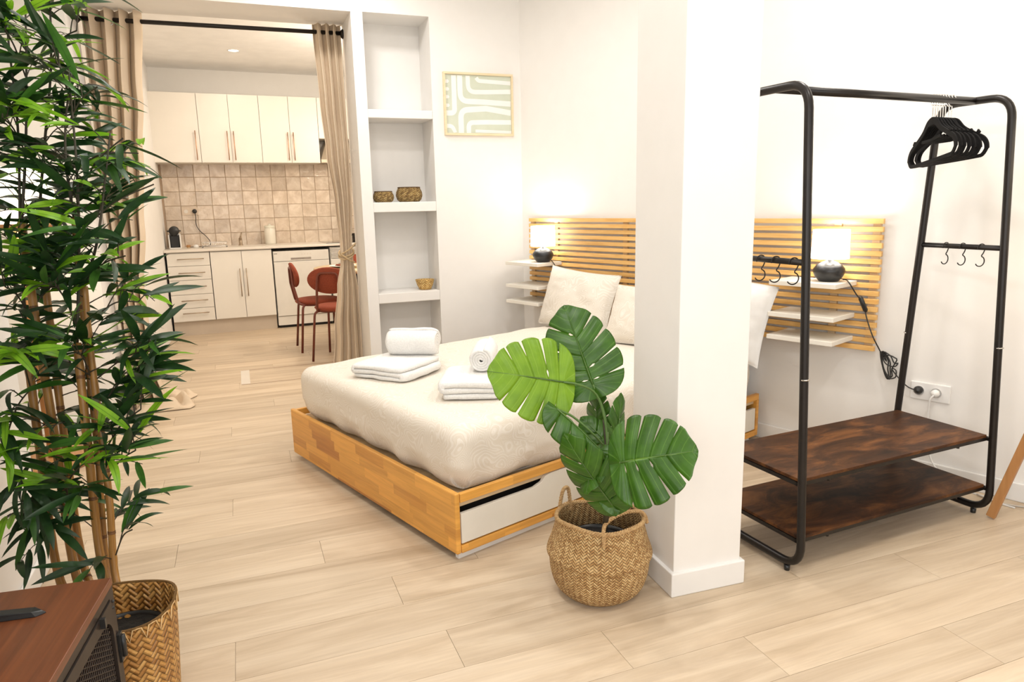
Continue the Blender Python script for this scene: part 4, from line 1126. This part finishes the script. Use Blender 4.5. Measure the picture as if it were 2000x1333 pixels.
def tvdoor(ya, yb, flip):
    d = put('door', MB(), m_dm, t) if False else None
    # arched window cut in the door sheet
    z0, z1 = .094, .459; n = 16
    m = MB()
    ia, ib = ya+.03, yb-.012; zi0, zi1 = z0+.04, z1-.030
    cy = (ia+ib)/2; rw = (ib-ia)/2; rr_ = .045
    inner = [(ia, zi0), (ib, zi0)]
    inner += [(ib-rr_+rr_*math.cos(a), zi1-rr_+rr_*math.sin(a)) for a in [PI/2*k/8 for k in range(9)]]
    inner += [(ia+rr_-rr_*math.sin(a), zi1-rr_+rr_*math.cos(a)) for a in [PI/2*k/8 for k in range(9)]]
    outer = []
    for (y, z) in inner:
        dy, dz = y-cy, z-(zi0+zi1)/2
        k = min(((yb-ya)/2)/abs(dy) if abs(dy) > 1e-6 else 9e9, ((z1-z0)/2)/abs(dz) if abs(dz) > 1e-6 else 9e9)
        outer.append((min(max(cy+dy*k, ya), yb), min(max((z0+z1)/2+dz*k, z0), z1)))
    N = len(inner)
    vs = [(0.002, y, z) for y, z in outer] + [(0.002, y, z) for y, z in inner] + [(-.012, y, z) for y, z in inner] + [(-.012, y, z) for y, z in outer]
    fs = []
    for i in range(N):
        j = (i+1) % N
        fs += [(i, j, N+j, N+i), (N+i, N+j, 2*N+j, 2*N+i), (2*N+i, 2*N+j, 3*N+j, 3*N+i), (3*N+i, 3*N+j, j, i)]
    # corner fill triangles
    o = put('door', m.add(vs, fs), m_dm, t)
    g = MB()
    k = ia
    # expanded metal mesh: crossing thin bars
    stp = .0125
    L = ib-ia; Hh = zi1-zi0
    def clipseg(p0, p1):
        return p0, p1
    def inside(y, z): 
        if z > zi1-rr_:
            if y > ib-rr_ and (y-(ib-rr_))**2+(z-(zi1-rr_))**2 > rr_*rr_: return False
            if y < ia+rr_ and (y-(ia+rr_))**2+(z-(zi1-rr_))**2 > rr_*rr_: return False
        return ia <= y <= ib and zi0 <= z <= zi1
    for sgn in (1, -1):
        c = -L*1.2
        while c < L*1.2+Hh:
            run = []
            for q in range(0, 61):
                y = ia+L*q/60; z = zi0 + c + sgn*(y-ia)*.55 if sgn > 0 else zi0 + c - (y-ia)*.55 + L*.55*0
                if inside(y, z): run.append((y, z))
            if len(run) > 1:
                a, b2 = run[0], run[-1]
                g.tube([(-.004, a[0], a[1]), (-.004, b2[0], b2[1])], .0017, 4, cap=False)
            c += stp
    ms = put('mesh_panel', g, m_dm, o); ms['kind'] = 'stuff'
    return o
d1 = tvdoor(-SL/2+.014, -.028, 0); d2 = tvdoor(-SL+.028, -SL/2-.014, 1)
for z in (.335, .15): put('hinge', MB().tube([(.008, -.008, z-.026), (.008, -.008, z+.026)], .006, 8).box(0, .006, -.022, -.002, z-.034, z+.034), m_bplast, d1)
put('latch', MB().box(.002, .012, -.110, -.101, .440, .462), m_bplast, d1)
for (yy, zz) in ((-.012, .448), (-.018, .436), (-.090, .452)): put('rivet', MB().lathe([(.004, 0), (.003, .003), (.0001, .0035)], seg=10, M=Matrix.Translation((.0, yy, zz)) @ Matrix.Rotation(PI/2, 4, 'Y')), m_bplast, t)
tv = thing('television', 'flat black television whose foot shows on the walnut stand', 'television', (-.565, 1.575, .50), ST_ROT)
def tvfoot(y):
    m = MB()
    vs = [(-.12, y-.012, 0), (.125, y-.002, 0), (.130, y+.004, .003), (.118, y+.012, 0), (-.12, y+.014, 0), (-.12, y-.009, .022), (.118, y, .006), (.118, y+.008, .006), (-.12, y+.010, .022)]
    m.add([(-.13, y-.013, .0), (.118, y-.013, 0), (.135, y-.0, 0), (.118, y+.013, 0), (-.13, y+.013, 0), (-.13, y-.010, .024), (.110, y-.010, .012), (.130, y, .006), (.110, y+.010, .012), (-.13, y+.010, .024)],
          [(4, 3, 2, 1, 0), (5, 6, 7, 8, 9), (0, 1, 6, 5), (1, 2, 7, 6), (2, 3, 8, 7), (3, 4, 9, 8), (4, 0, 5, 9)])
    return m
put('foot', tvfoot(0), m_bplast, tv, bevel=.002); put('foot', tvfoot(-.62), m_bplast, tv, bevel=.002)
put('screen', MB().box(-.03, .0, -.86, .12, .07, .63), m_bplast, tv, bevel=.004)
put('neck', MB().box(-.03, -.01, -.012, .012, .01, .09).box(-.03, -.01, -.632, -.608, .01, .09), m_bplast, tv)
# thin wooden tall lamp leg etc. none

# ------------------------------------------------------------ baskets with plants
def basket(prof, seg, fn=None):
    m = MB(); m.lathe(prof, seg=seg, caps=False)
    if fn: m.v = [fn(*p) for p in m.v]
    return m
# seagrass belly basket
MC = Vector((1.045, 1.945, 0))
t = thing('seagrass_basket', 'seagrass belly basket with two handles against the white column', 'basket', MC, 0)
outer = [(.0001, .0), (.10, .0), (.128, .010), (.150, .036), (.163, .075), (.168, .110), (.1685, .132), (.176, .140), (.1775, .152), (.1715, .172), (.163, .195), (.156, .22), (.150, .243), (.1475, .262)]
def ip(pr, k=5):
    P = smoothpath([(r, 0, z) for r, z in pr], k); return [(max(p.x, .0001), p.z) for p in P]
op = ip(outer); inn = [(r-.006, z) for r, z in op if z > .06][::-1]
inn = [(max(r, .001), z) for r, z in inn] + [(.0001, .06)]
def wob(x, y, z):
    a = math.atan2(y, x); k = z/.26
    s = 1+.012*math.sin(a*3+1)*k+.008*math.sin(a*5)*(1-k)
    return (x*s+.004*k, y*s, z + .010*k*math.sin(a-2.4)+.004*k*math.sin(a*4))
put('woven_body', basket(op + inn, 96, wob), m_sea, t, label='woven seagrass body folded in at the waist')
def braidring(r, z, rad, n, tw, f):
    m = MB()
    for ph in range(3):
        pts = []
        for k in range(n):
            a = 2*PI*k/n; b2 = a*tw+ph*2*PI/3
            x = (r+rad*.7*math.cos(b2))*math.cos(a); y = (r+rad*.7*math.cos(b2))*math.sin(a)
            pts.append(f(x, y, z+rad*.7*math.sin(b2)))
        m.tube(pts, rad*.62, 6, True)
    return m
put('rim_braid', braidring(.1455, .264, .006, 220, 34, wob), m_braid, t)
def braidpath(path, rad, tw):
    P = smoothpath(path, 14); m = MB(); n = len(P)
    for ph in range(3):
        pts = []
        for k in range(n):
            T = (P[min(k+1, n-1)]-P[max(k-1, 0)]).normalized(); A = T.cross(Vector((0, 0, 1)))
            A = A.normalized() if A.length > .05 else Vector((1, 0, 0)); B2 = T.cross(A); b3 = 2*PI*tw*k/n+ph*2*PI/3
            pts.append(P[k]+(A*math.cos(b3)+B2*math.sin(b3))*rad*.7)
        m.tube(pts, rad*.62, 6)
    return m
put('handle', braidpath([(-.062, -.148, .235), (-.058, -.140, .264), (-.040, -.115, .290), (.01, -.092, .300), (.07, -.074, .298), (.12, -.064, .285), (.143, -.058, .262), (.150, -.058, .238)], .0055, 14), m_braid, t)
put('handle', braidpath([(-.092, .118, .235), (-.090, .118, .262), (-.078, .122, .312), (-.064, .127, .328), (-.050, .131, .318), (-.040, .138, .262), (-.038, .142, .235)], .0055, 12), m_braid, t)
pl = thing('monstera_plant', 'artificial monstera with split leaves standing in the seagrass basket', 'plant', MC, 0)
put('pot', MB().lathe([(.0001, .062), (.095, .062), (.118, .175), (.121, .18), (.115, .18), (.113, .168)], seg=28, caps=False), m_bplast, pl)
put('soil', MB().lathe([(.114, .166), (.05, .172), (.0001, .176)], seg=24), m_soil, pl)

def monstera_leaf(base, tip, nrm, width, nl, mat, curl=.12, droop=.1, seed=0, s0=.40, gapw=.15, fold=.0):
    """heart-shaped blade, split from the margin towards the rib; local frame of the plant"""
    base = Vector(base); tip = Vector(tip)
    X = (tip-base); L = X.length; X.normalize(); N = Vector(nrm).normalized(); N = (N-X*N.dot(X)).normalized(); Y = N.cross(X)
    rg = random.Random(seed); m = MB()
    def edge(v):
        th = PI*v
        tipk = max(0, (v-.84)/.16)
        x = L*(.39-.56*math.cos(th)) + .05*L*tipk**2
        y = width/2*max(0, math.sin(th))**.70*(1+.20*math.cos(th))*(1-.35*tipk*(1-tipk)*2)
        return x, y
    def rib(v): return L*min(1, max(0, (v-.20)/.80)**1.55)
    ns, nt = 16, 8
    for side in (-1, 1):
        edges = [0] + [.17+.74*(k/nl)**.98+(rg.random()-.5)*.03 for k in range(1, nl)] + [1.0]
        holes = [rg.random() < .4 for _ in range(nl+1)]
        deep = [s0+.08+(rg.random()-.5)*.3 for _ in range(nl+1)]
        wide = [gapw*(.7+.7*rg.random()) for _ in range(nl+1)]
        for k in range(nl):
            a, b2 = edges[k], edges[k+1]; cm = (a+b2)/2; hw = (b2-a)/2
            def gap(e, s):   # half gap in v at slit e
                g = 0
                if s > deep[e]:
                    q = (s-deep[e])/(1-deep[e]); g = wide[e]*.052*(q**.6)*(1+.3*q)
                if holes[e] and .10 < s < .24: g = max(g, .011*math.sin((s-.10)/.14*PI))
                return g
            def P(s, v01):
                lo = a + (gap(k, s) if k > 0 else 0); hi = b2 - (gap(k+1, s) if k < nl-1 else 0)
                v = lo+(hi-lo)*v01; tl = 2*v01-1
                ex, ey = edge(v); rx = rib(v)
                sr = s
                if k < nl-1 or True: sr = s*(1-.045*abs(tl)**3*s**4*(1 if 0 < k < nl-1 else .4))
                # secondary veins sweep forward
                x = rx+(ex-rx)*sr**1.15; y = ey*sr
                w_ = y/(width/2)
                z = -droop*L*((x/L)**2) - curl*width*.5*abs(w_)**2 + fold*abs(y)
                z += .002*math.cos(tl*PI)*math.sin(min(1, s)*PI*.8) + .006*noise.noise(Vector((x*9, side*y*9, seed)))
                return base + X*x + Y*(side*y) + N*z
            vs = []; uvs = []
            for j in range(nt+1):
                for i in range(ns+1):
                    vs.append(P(i/ns, j/nt)); uvs.append((a+(b2-a)*j/nt, .5+side*.5*i/ns))
            fs = []
            for j in range(nt):
                for i in range(ns):
                    q = (j*(ns+1)+i, j*(ns+1)+i+1, (j+1)*(ns+1)+i+1, (j+1)*(ns+1)+i)
                    fs.append(q if side > 0 else q[::-1])
            m.add(vs, fs, uvs, True)
    o = put('leaf', m, mat, pl, solid=.0008)
    ribp = [base + X*(x*L) + N*(-droop*L*x*x + .0010) for x in [i/12 for i in range(13)]]
    put('midrib', MB().tube(ribp, [.0024*(1-.8*i/12) for i in range(13)], 6), m_stem, o)
    return o
D0 = 2.20
toC = (CAMLOC - Vector((1.05, 1.9, .6))).normalized()
root = MC + Vector((.006, -.01, .14))
leafspec = [
 # petiole end, tip (metres about the basket), facing, width, lobes, material, seed, curl, droop
 ((-0.166, -0.080, 0.766), (-0.394, -0.047, 0.820), (-.15, 0, .25), .262, 5, m_mon_backlit, 11, .10, .05),
 ((-0.029, -0.011, 0.726), (-0.067, 0.122, 0.976), (0, 0, .2), .238, 5, m_mon, 12, .10, .10),
 ((-0.098, -0.310, 0.578), (0.045, -0.460, 0.646), (.1, 0, .35), .262, 5, m_mon, 13, .12, .08),
]
for (B_, T_, nt_, wd, nl, mt_, sd, cu, dr) in leafspec:
    monstera_leaf(B_, T_, toC + Vector(nt_), wd, nl, mt_, cu, dr, sd)
# folded and edge-on leaves
side_n = rr.copy()
def sl(B_, T_, nrm, wd, nl, mt_, sd, cu=.25, dr=.15, fo=0):
    monstera_leaf(B_, T_, nrm, wd, nl, mt_, cu, dr, sd, fold=fo)
sl((-0.215, -0.140, 0.703), (-0.086, -0.238, 0.577), (toC*.55+uu*.9), .10, 4, m_mon, 21, .5, .12, -.5)
sl((-0.090, -0.247, 0.426), (-0.233, -0.213, 0.634), (toC*.5-rr*.55+uu*.5), .16, 5, m_mon, 22, .3, .12)
sl((-0.093, -0.172, 0.568), (-0.187, -0.240, 0.489), (toC*.7-rr*.6), .11, 4, m_mon, 23, .3, .2)
sl((0.007, -0.088, 0.525), (0.077, -0.036, 0.692), (toC*.55+rr*.7), .11, 4, m_mon, 24, .25, .1)
sl((-0.088, -0.190, 0.493), (-0.091, -0.273, 0.404), (toC*.9+uu*.2), .085, 1, m_mon, 25, .2, .2)
sl((-0.014, -0.009, 0.555), (0.001, 0.038, 0.700), (toC*.6-rr*.6), .12, 4, m_mon, 26, .25, .1)
sl((-0.016, -0.097, 0.549), (-0.073, -0.014, 0.630), (toC*.8+uu*.4), .10, 3, m_mon, 27, .25, .1)
sl((-0.054, -0.213, 0.447), (-0.102, -0.197, 0.538), (toC*.8-uu*.2), .10, 3, m_mon, 28, .25, .1)
def loc(p): return Vector(p)-MC
st = [loc(root), Vector((-0.064, -0.185, 0.454)), Vector((-0.042, -0.131, 0.547)), Vector((-0.024, -0.077, 0.625))]
put('stem', MB().tube(smoothpath(st, 5), [.010-.005*i/15 for i in range(16)], 8), m_stemd, pl)
for ps in ([(-0.048, -0.145, 0.519), (-0.035, -0.107, 0.621), (-0.057, -0.089, 0.715), (-0.119, -0.090, 0.755), (-0.166, -0.080, 0.766)],
           [(-0.042, -0.131, 0.547), (-0.007, -0.068, 0.598), (-0.007, -0.034, 0.656), (-0.029, -0.011, 0.726)],
           [(-0.064, -0.185, 0.454), (-0.085, -0.230, 0.515), (-0.096, -0.272, 0.555), (-0.098, -0.310, 0.578)],
           [(-0.042, -0.131, 0.547), (-0.103, -0.159, 0.614), (-0.164, -0.144, 0.674), (-0.215, -0.140, 0.703)],
           [(-0.074, -0.204, 0.398), (-0.082, -0.230, 0.413), (-0.090, -0.247, 0.426)],
           [(-0.042, -0.134, 0.531), (-0.008, -0.103, 0.533), (0.007, -0.088, 0.525)],
           [(-0.066, -0.188, 0.439), (-0.074, -0.183, 0.496), (-0.090, -0.173, 0.568)]):
    put('petiole', MB().tube(smoothpath(ps, 5), .0035, 7), m_stem, pl)

# bamboo
BC = Vector((-.372, 1.905, 0))
t = thing('bamboo_strip_basket', 'tall woven bamboo-strip basket beside the tv stand', 'basket', BC, 0)
pr = [(.0001, 0), (.112, 0), (.118, .01), (.124, .10), (.130, .20), (.134, .30)]
op = ip(pr); inn = [(r-.005, z) for r, z in op if z > .02][::-1] + [(.0001, .02)]
def wob2(x, y, z):
    a = math.atan2(y, x); s = 1+.015*math.sin(2*a+.6)*(z/.3); return (x*s, y*s, z+.006*(z/.3)*math.sin(a*3+1))
put('woven_body', basket(op + inn, 80, wob2), m_bam, t)
zz = MB()
for ph in (0,):
    pts = []
    for k in range(88):
        a = 2*PI*k/88; up_ = (k % 4 != 2)
        pts.append(wob2((.136)*math.cos(a+ph), .136*math.sin(a+ph), .300 if up_ else .268))
    zz.tube(pts, .0022, 5, True)
put('rim_lacing', zz, simple('pale_cane', (.72, .48, .22), None, .5), t)
put('rim', MB().tube([wob2(.134*math.cos(a), .134*math.sin(a), .302) for a in [2*PI*k/48 for k in range(48)]], .0035, 6, True), m_bam, t)
bb = thing('bamboo_plant', 'tall artificial bamboo with slim canes and dark and lime leaves', 'plant', BC, 0)
put('pot', MB().lathe([(.0001, .02), (.08, .02), (.108, .225), (.104, .225), (.102, .212)], seg=24, caps=False), m_bplast, bb)
put('soil', MB().lathe([(.103, .214), (.05, .220), (.0001, .222)], seg=24), m_soil, bb)
def cane_mb(pts, r, nodes=.17, seed=0):
    P = smoothpath(pts, 12); m = MB(); rs = []; L = 0; acc = []
    for i, p in enumerate(P):
        if i: L += (P[i]-P[i-1]).length
        q = (L+seed*.04) % nodes; q = min(q, nodes-q)
        rs.append(r*(1+.16*math.exp(-(q/.006)**2)) * (1-.12*i/len(P)))
    return m.tube(P, rs, 10), P
# canes: surveyed foot and top (x, y in metres about the pot)
canes = [
 [(-.05, .03, .18), (-0.205, 0.342, 0.239), (-0.219, 0.403, 0.657), (-0.223, 0.443, 0.892)],
 [(-.03, .045, .18), (-0.159, 0.326, 0.246), (-0.176, 0.396, 0.652), (-0.186, 0.425, 0.982), (-0.200, 0.493, 1.277)],
 [(-.01, .055, .18), (-0.144, 0.364, 0.247), (-0.164, 0.440, 0.572), (-0.170, 0.501, 0.953), (-0.171, 0.545, 1.268)],
 [(.01, .02, .18), (-0.077, 0.261, 0.294), (-0.080, 0.315, 0.649), (-0.083, 0.377, 0.936)],
 [(.015, .035, .18), (-0.070, 0.284, 0.264), (-0.069, 0.369, 0.614), (-0.070, 0.433, 0.971), (-0.065, 0.476, 1.288)],
 [(.03, .01, .18), (-0.040, 0.221, 0.274), (-0.037, 0.271, 0.518), (-0.053, 0.377, 0.888), (-0.053, 0.419, 1.092)],
]
CP = []
for i, c in enumerate(canes):
    m, P = cane_mb(c, [.0125, .0125, .0115, .0125, .0095, .0105][i], .165, i)
    co = put('cane', m, m_cane, bb); CP.append(P)
    nm = MB(); Lc = 0; nxt = .05+.03*i; r_ = [.0125, .0125, .0115, .0125, .0095, .0105][i]
    for q in range(1, len(P)):
        dl = (P[q]-P[q-1]).length; Lc += dl
        if Lc >= nxt:
            d_ = (P[q]-P[q-1]).normalized(); c0 = P[q]; nxt += .15+.02*((q*7) % 3)
            rr0 = r_*(1-.12*q/len(P))
            nm.tube([c0-d_*.005, c0-d_*.002, c0], [rr0*1.0, rr0*1.13, rr0*1.02], 12, cap=False)
            nm.tube([c0+d_*.0005, c0+d_*.002, c0+d_*.006], [rr0*1.03, rr0*1.10, rr0*.99], 12, cap=False)
    put('node_rings', nm, m_node, co)
# dark upper stems continuing to above the frame
stems = [
 [(-0.223, 0.443, 0.892), (-0.208, 0.483, 1.212), (-0.180, 0.519, 1.540), (-0.174, 0.539, 1.803), (-0.161, 0.578, 2.013)],
 [(-0.200, 0.493, 1.277), (-0.166, 0.498, 1.469), (-0.139, 0.510, 1.678), (-0.114, 0.551, 1.970)],
 [(-0.171, 0.545, 1.268), (-0.138, 0.576, 1.474), (-0.095, 0.612, 1.725), (-0.079, 0.653, 1.947), (-0.068, 0.680, 2.095)],
 [(-0.083, 0.377, 0.936), (-0.048, 0.398, 1.210), (-0.035, 0.438, 1.423), (-0.032, 0.476, 1.608), (-0.031, 0.503, 1.736)],
 [(-0.065, 0.476, 1.288), (-0.066, 0.473, 1.425), (-0.057, 0.496, 1.554), (-0.028, 0.515, 1.697)],
 [(-0.053, 0.419, 1.092), (0.003, 0.371, 1.223), (0.042, 0.370, 1.391), (0.067, 0.386, 1.517)],
]
ST = []
for c in stems:
    P = smoothpath(c, 8); put('upper_stem', MB().tube(P, [.0045-.0025*i/len(P) for i in range(len(P))], 6), m_stemd, bb); ST.append(P)
# leaf meshes
def bleaf(L, W, bend, twist, seed):
    m = MB(); rg = random.Random(seed)
    n = 7; vs = []; uvs = []
    for i in range(n+1):
        t0 = i/n; w_ = W/2*(math.sin(PI*min(1, t0*.93+.04))**.7)*(1-.35*t0)
        if i == n: w_ = .0003
        a = bend*t0; x = L*(math.sin(a)/bend if abs(bend) > 1e-3 else t0); z = -L*(1-math.cos(a))/bend if abs(bend) > 1e-3 else 0
        tw = twist*t0
        for s in (-1, 0, 1):
            y = s*w_*math.cos(tw); zz_ = s*w_*math.sin(tw) + (abs(s))*w_*.25
            vs.append((x, y, z+zz_)); uvs.append((t0, .5+s*.5))
    fs = []
    for i in range(n):
        for k in range(2): fs.append((i*3+k, i*3+k+1, (i+1)*3+k+1, (i+1)*3+k))
    return vs, fs, uvs
variants = [bleaf(.155, .027, .5, .3, 0), bleaf(.14, .025, .9, -.4, 1), bleaf(.165, .028, .25, .2, 2), bleaf(.12, .023, 1.3, .5, 3), bleaf(.15, .026, .05, -.3, 4), bleaf(.10, .021, .6, .2, 5)]
mats = [m_bl_dark, m_bl_mid, m_bl_lime]
lmesh = {}
for vi, (vs, fs, uvs) in enumerate(variants):
    for mi, mt_ in enumerate(mats):
        me = MB().add(vs, fs, uvs, True).mesh('leaf'); me.materials.append(mt_); lmesh[(vi, mi)] = me
rg = random.Random(21)
leaves = []   # (matrix, variant, mat)
twigs = MB()
def sprig(p0, dirv, L, nleaf, lime):
    p0 = Vector(p0); d = Vector(dirv).normalized()
    side = d.cross(Vector((0, 0, 1))); side = side.normalized() if side.length > .1 else Vector((1, 0, 0))
    ez = p0+d*(L+.07)
    if ez.dot(r0) > (-.13 if ez.z > 1.68 else -.10 if ez.z > 1.52 else .03 if ez.z > 1.1 else .11 if ez.z > .75 else .07) or (p0+d*L+BC).x < -.74: return
    pts = [p0, p0+d*L*.5+Vector((0, 0, .02)), p0+d*L]
    twigs.tube(smoothpath(pts, 4), [.0018, .0018, .0017, .0016, .0015, .0014, .0013, .0012, .001], 4, cap=False)
    for k in range(nleaf):
        f = .35+.65*k/(max(1, nleaf-1))
        p = p0+d*L*f+Vector((0, 0, .02*math.sin(f*PI)))
        sgn = 1 if k % 2 else -1
        a = R(rg.uniform(20, 65))*sgn*(1-.6*(k == nleaf-1))
        dd = (d*math.cos(a)+side*math.sin(a)+Vector((0, 0, rg.uniform(-.35, .35)))).normalized()
        up_ = (Vector((0, 0, 1)) + Vector((rg.uniform(-.7, .7), rg.uniform(-.7, .7), 0)) + (CAMLOC-BC-p).normalized()*rg.uniform(0, .9))
        Y = up_.cross(dd)
        if Y.length < .05: continue
        Y.normalize(); Z = dd.cross(Y)
        M_ = Matrix((dd, Y, Z)).transposed().to_4x4(); M_.translation = p
        sc = rg.uniform(.78, 1.25); M_ = M_ @ Matrix.Scale(sc, 4)
        tipw = M_ @ Vector((.15, 0, 0)) + BC
        if tipw.x < -.735 or (p+BC).x < -.74: continue
        reach = (tipw-BC).dot(r0); zz0 = tipw.z
        lim = -.13 if zz0 > 1.68 else -.10 if zz0 > 1.52 else .03 if zz0 > 1.1 else .11 if zz0 > .75 else .07
        if reach > lim: continue
        q = rg.random(); mi = 2 if (q < .10 or (lime and q < .75)) else (1 if q < .28 else 0)
        leaves.append((M_, rg.randrange(6), mi))
paths = ST + [CP[1][20:], CP[2][18:], CP[4][20:], CP[0][14:], CP[5][12:], CP[3][16:]]
def zat(P, f): i = int(f*(len(P)-1)); return P[i]
for pi, P in enumerate(paths):
    n = 17 if pi < 6 else 9
    for k in range(n):
        f = (k+rg.random())/n; p = zat(P, f)
        if (p+BC).z > 2.15: continue
        az = rg.uniform(0, 2*PI)
        d = Vector((math.cos(az), math.sin(az)*.8, rg.uniform(-.05, .65)))
        L = rg.uniform(.07, .17)
        sprig(p, d, L, rg.choice((5, 6, 7)), rg.random() < .07)
# side branches: start and end in metres about the pot
def branch(p0, p1, n, lime=.15):
    A = Vector(p0); B2 = Vector(p1)
    mid = (A+B2)/2+Vector((0, 0, .02))
    P = smoothpath([A, mid, B2], 8)
    twigs.tube(P, .0022, 5, cap=False)
    for k in range(n):
        f = .35+.65*k/max(1, n-1); p = zat(P, f)
        dv = (B2-A).normalized()*.8 + Vector((rg.uniform(-.6, .6), rg.uniform(-.6, .6), rg.uniform(-.5, .7)))
        sprig(p, dv, rg.uniform(.04, .08), rg.choice((4, 5, 6)), rg.random() < lime)
branch((-0.056, 0.429, 1.238), (0.162, 0.375, 1.376), 4, .4)
branch((-0.051, 0.376, 1.096), (0.080, 0.278, 1.182), 5, .4)
branch((-0.038, 0.338, 0.835), (0.136, 0.267, 0.921), 5, .5)
branch((-0.039, 0.320, 0.748), (0.072, 0.298, 0.847), 5, .25)
branch((-0.029, 0.371, 1.007), (0.084, 0.389, 1.041), 4)
branch((-0.044, 0.295, 0.619), (0.076, 0.234, 0.757), 5, .4)
branch((-0.045, 0.277, 0.533), (0.049, 0.241, 0.638), 4, .3)
branch((-0.034, 0.232, 0.339), (0.020, 0.206, 0.418), 1)
branch((-0.045, 0.449, 1.352), (0.097, 0.383, 1.503), 5, .3)
branch((-0.056, 0.493, 1.540), (0.045, 0.421, 1.644), 4, .2)
branch((-0.053, 0.467, 1.424), (0.124, 0.452, 1.467), 4, .2)
branch((-0.091, 0.602, 1.738), (-0.004, 0.530, 1.812), 4, .5)
branch((-0.224, 0.425, 0.805), (-0.265, 0.288, 0.700), 5, .2)
branch((-0.222, 0.381, 0.602), (-0.258, 0.256, 0.563), 4, .35)
branch((-0.203, 0.335, 0.522), (-0.239, 0.234, 0.494), 3, .3)
branch((-0.202, 0.340, 0.442), (-0.226, 0.270, 0.430), 2)
branch((-0.153, 0.307, 0.478), (-0.106, 0.205, 0.601), 2, .6)
branch((-0.218, 0.402, 0.810), (-0.192, 0.252, 0.927), 4, .6)
branch((-0.200, 0.437, 1.011), (-0.222, 0.335, 1.111), 5, .1)
branch((-0.171, 0.523, 1.470), (-0.179, 0.379, 1.552), 5, .2)
branch((-0.152, 0.560, 1.686), (-0.152, 0.416, 1.777), 5, .4)
branch((-0.079, 0.384, 0.979), (-0.099, 0.309, 1.106), 5, .1)
branch((-0.057, 0.348, 0.850), (-0.063, 0.258, 0.927), 4, .1)
branch((-0.036, 0.500, 1.611), (-0.044, 0.414, 1.705), 4, .1)
put('twigs', twigs, m_stemd, bb)['kind'] = 'stuff'
leaves.sort(key=lambda q: ((q[0].translation+BC)-CAMLOC).length)
for M_, vi, mi in leaves[:298]:
    o = bpy.data.objects.new('leaf', lmesh[(vi, mi)]); col.objects.link(o); o.parent = bb; o.matrix_local = M_
for mi in range(3):
    m = MB()
    for M_, vi, k in leaves[298:]:
        if k == mi:
            vs, fs, uvs = variants[vi]; m.add(vs, fs, uvs, True, M_)
    if m.v: put('foliage', m, mats[mi], bb)['kind'] = 'stuff'
print('bamboo leaves', len(leaves))
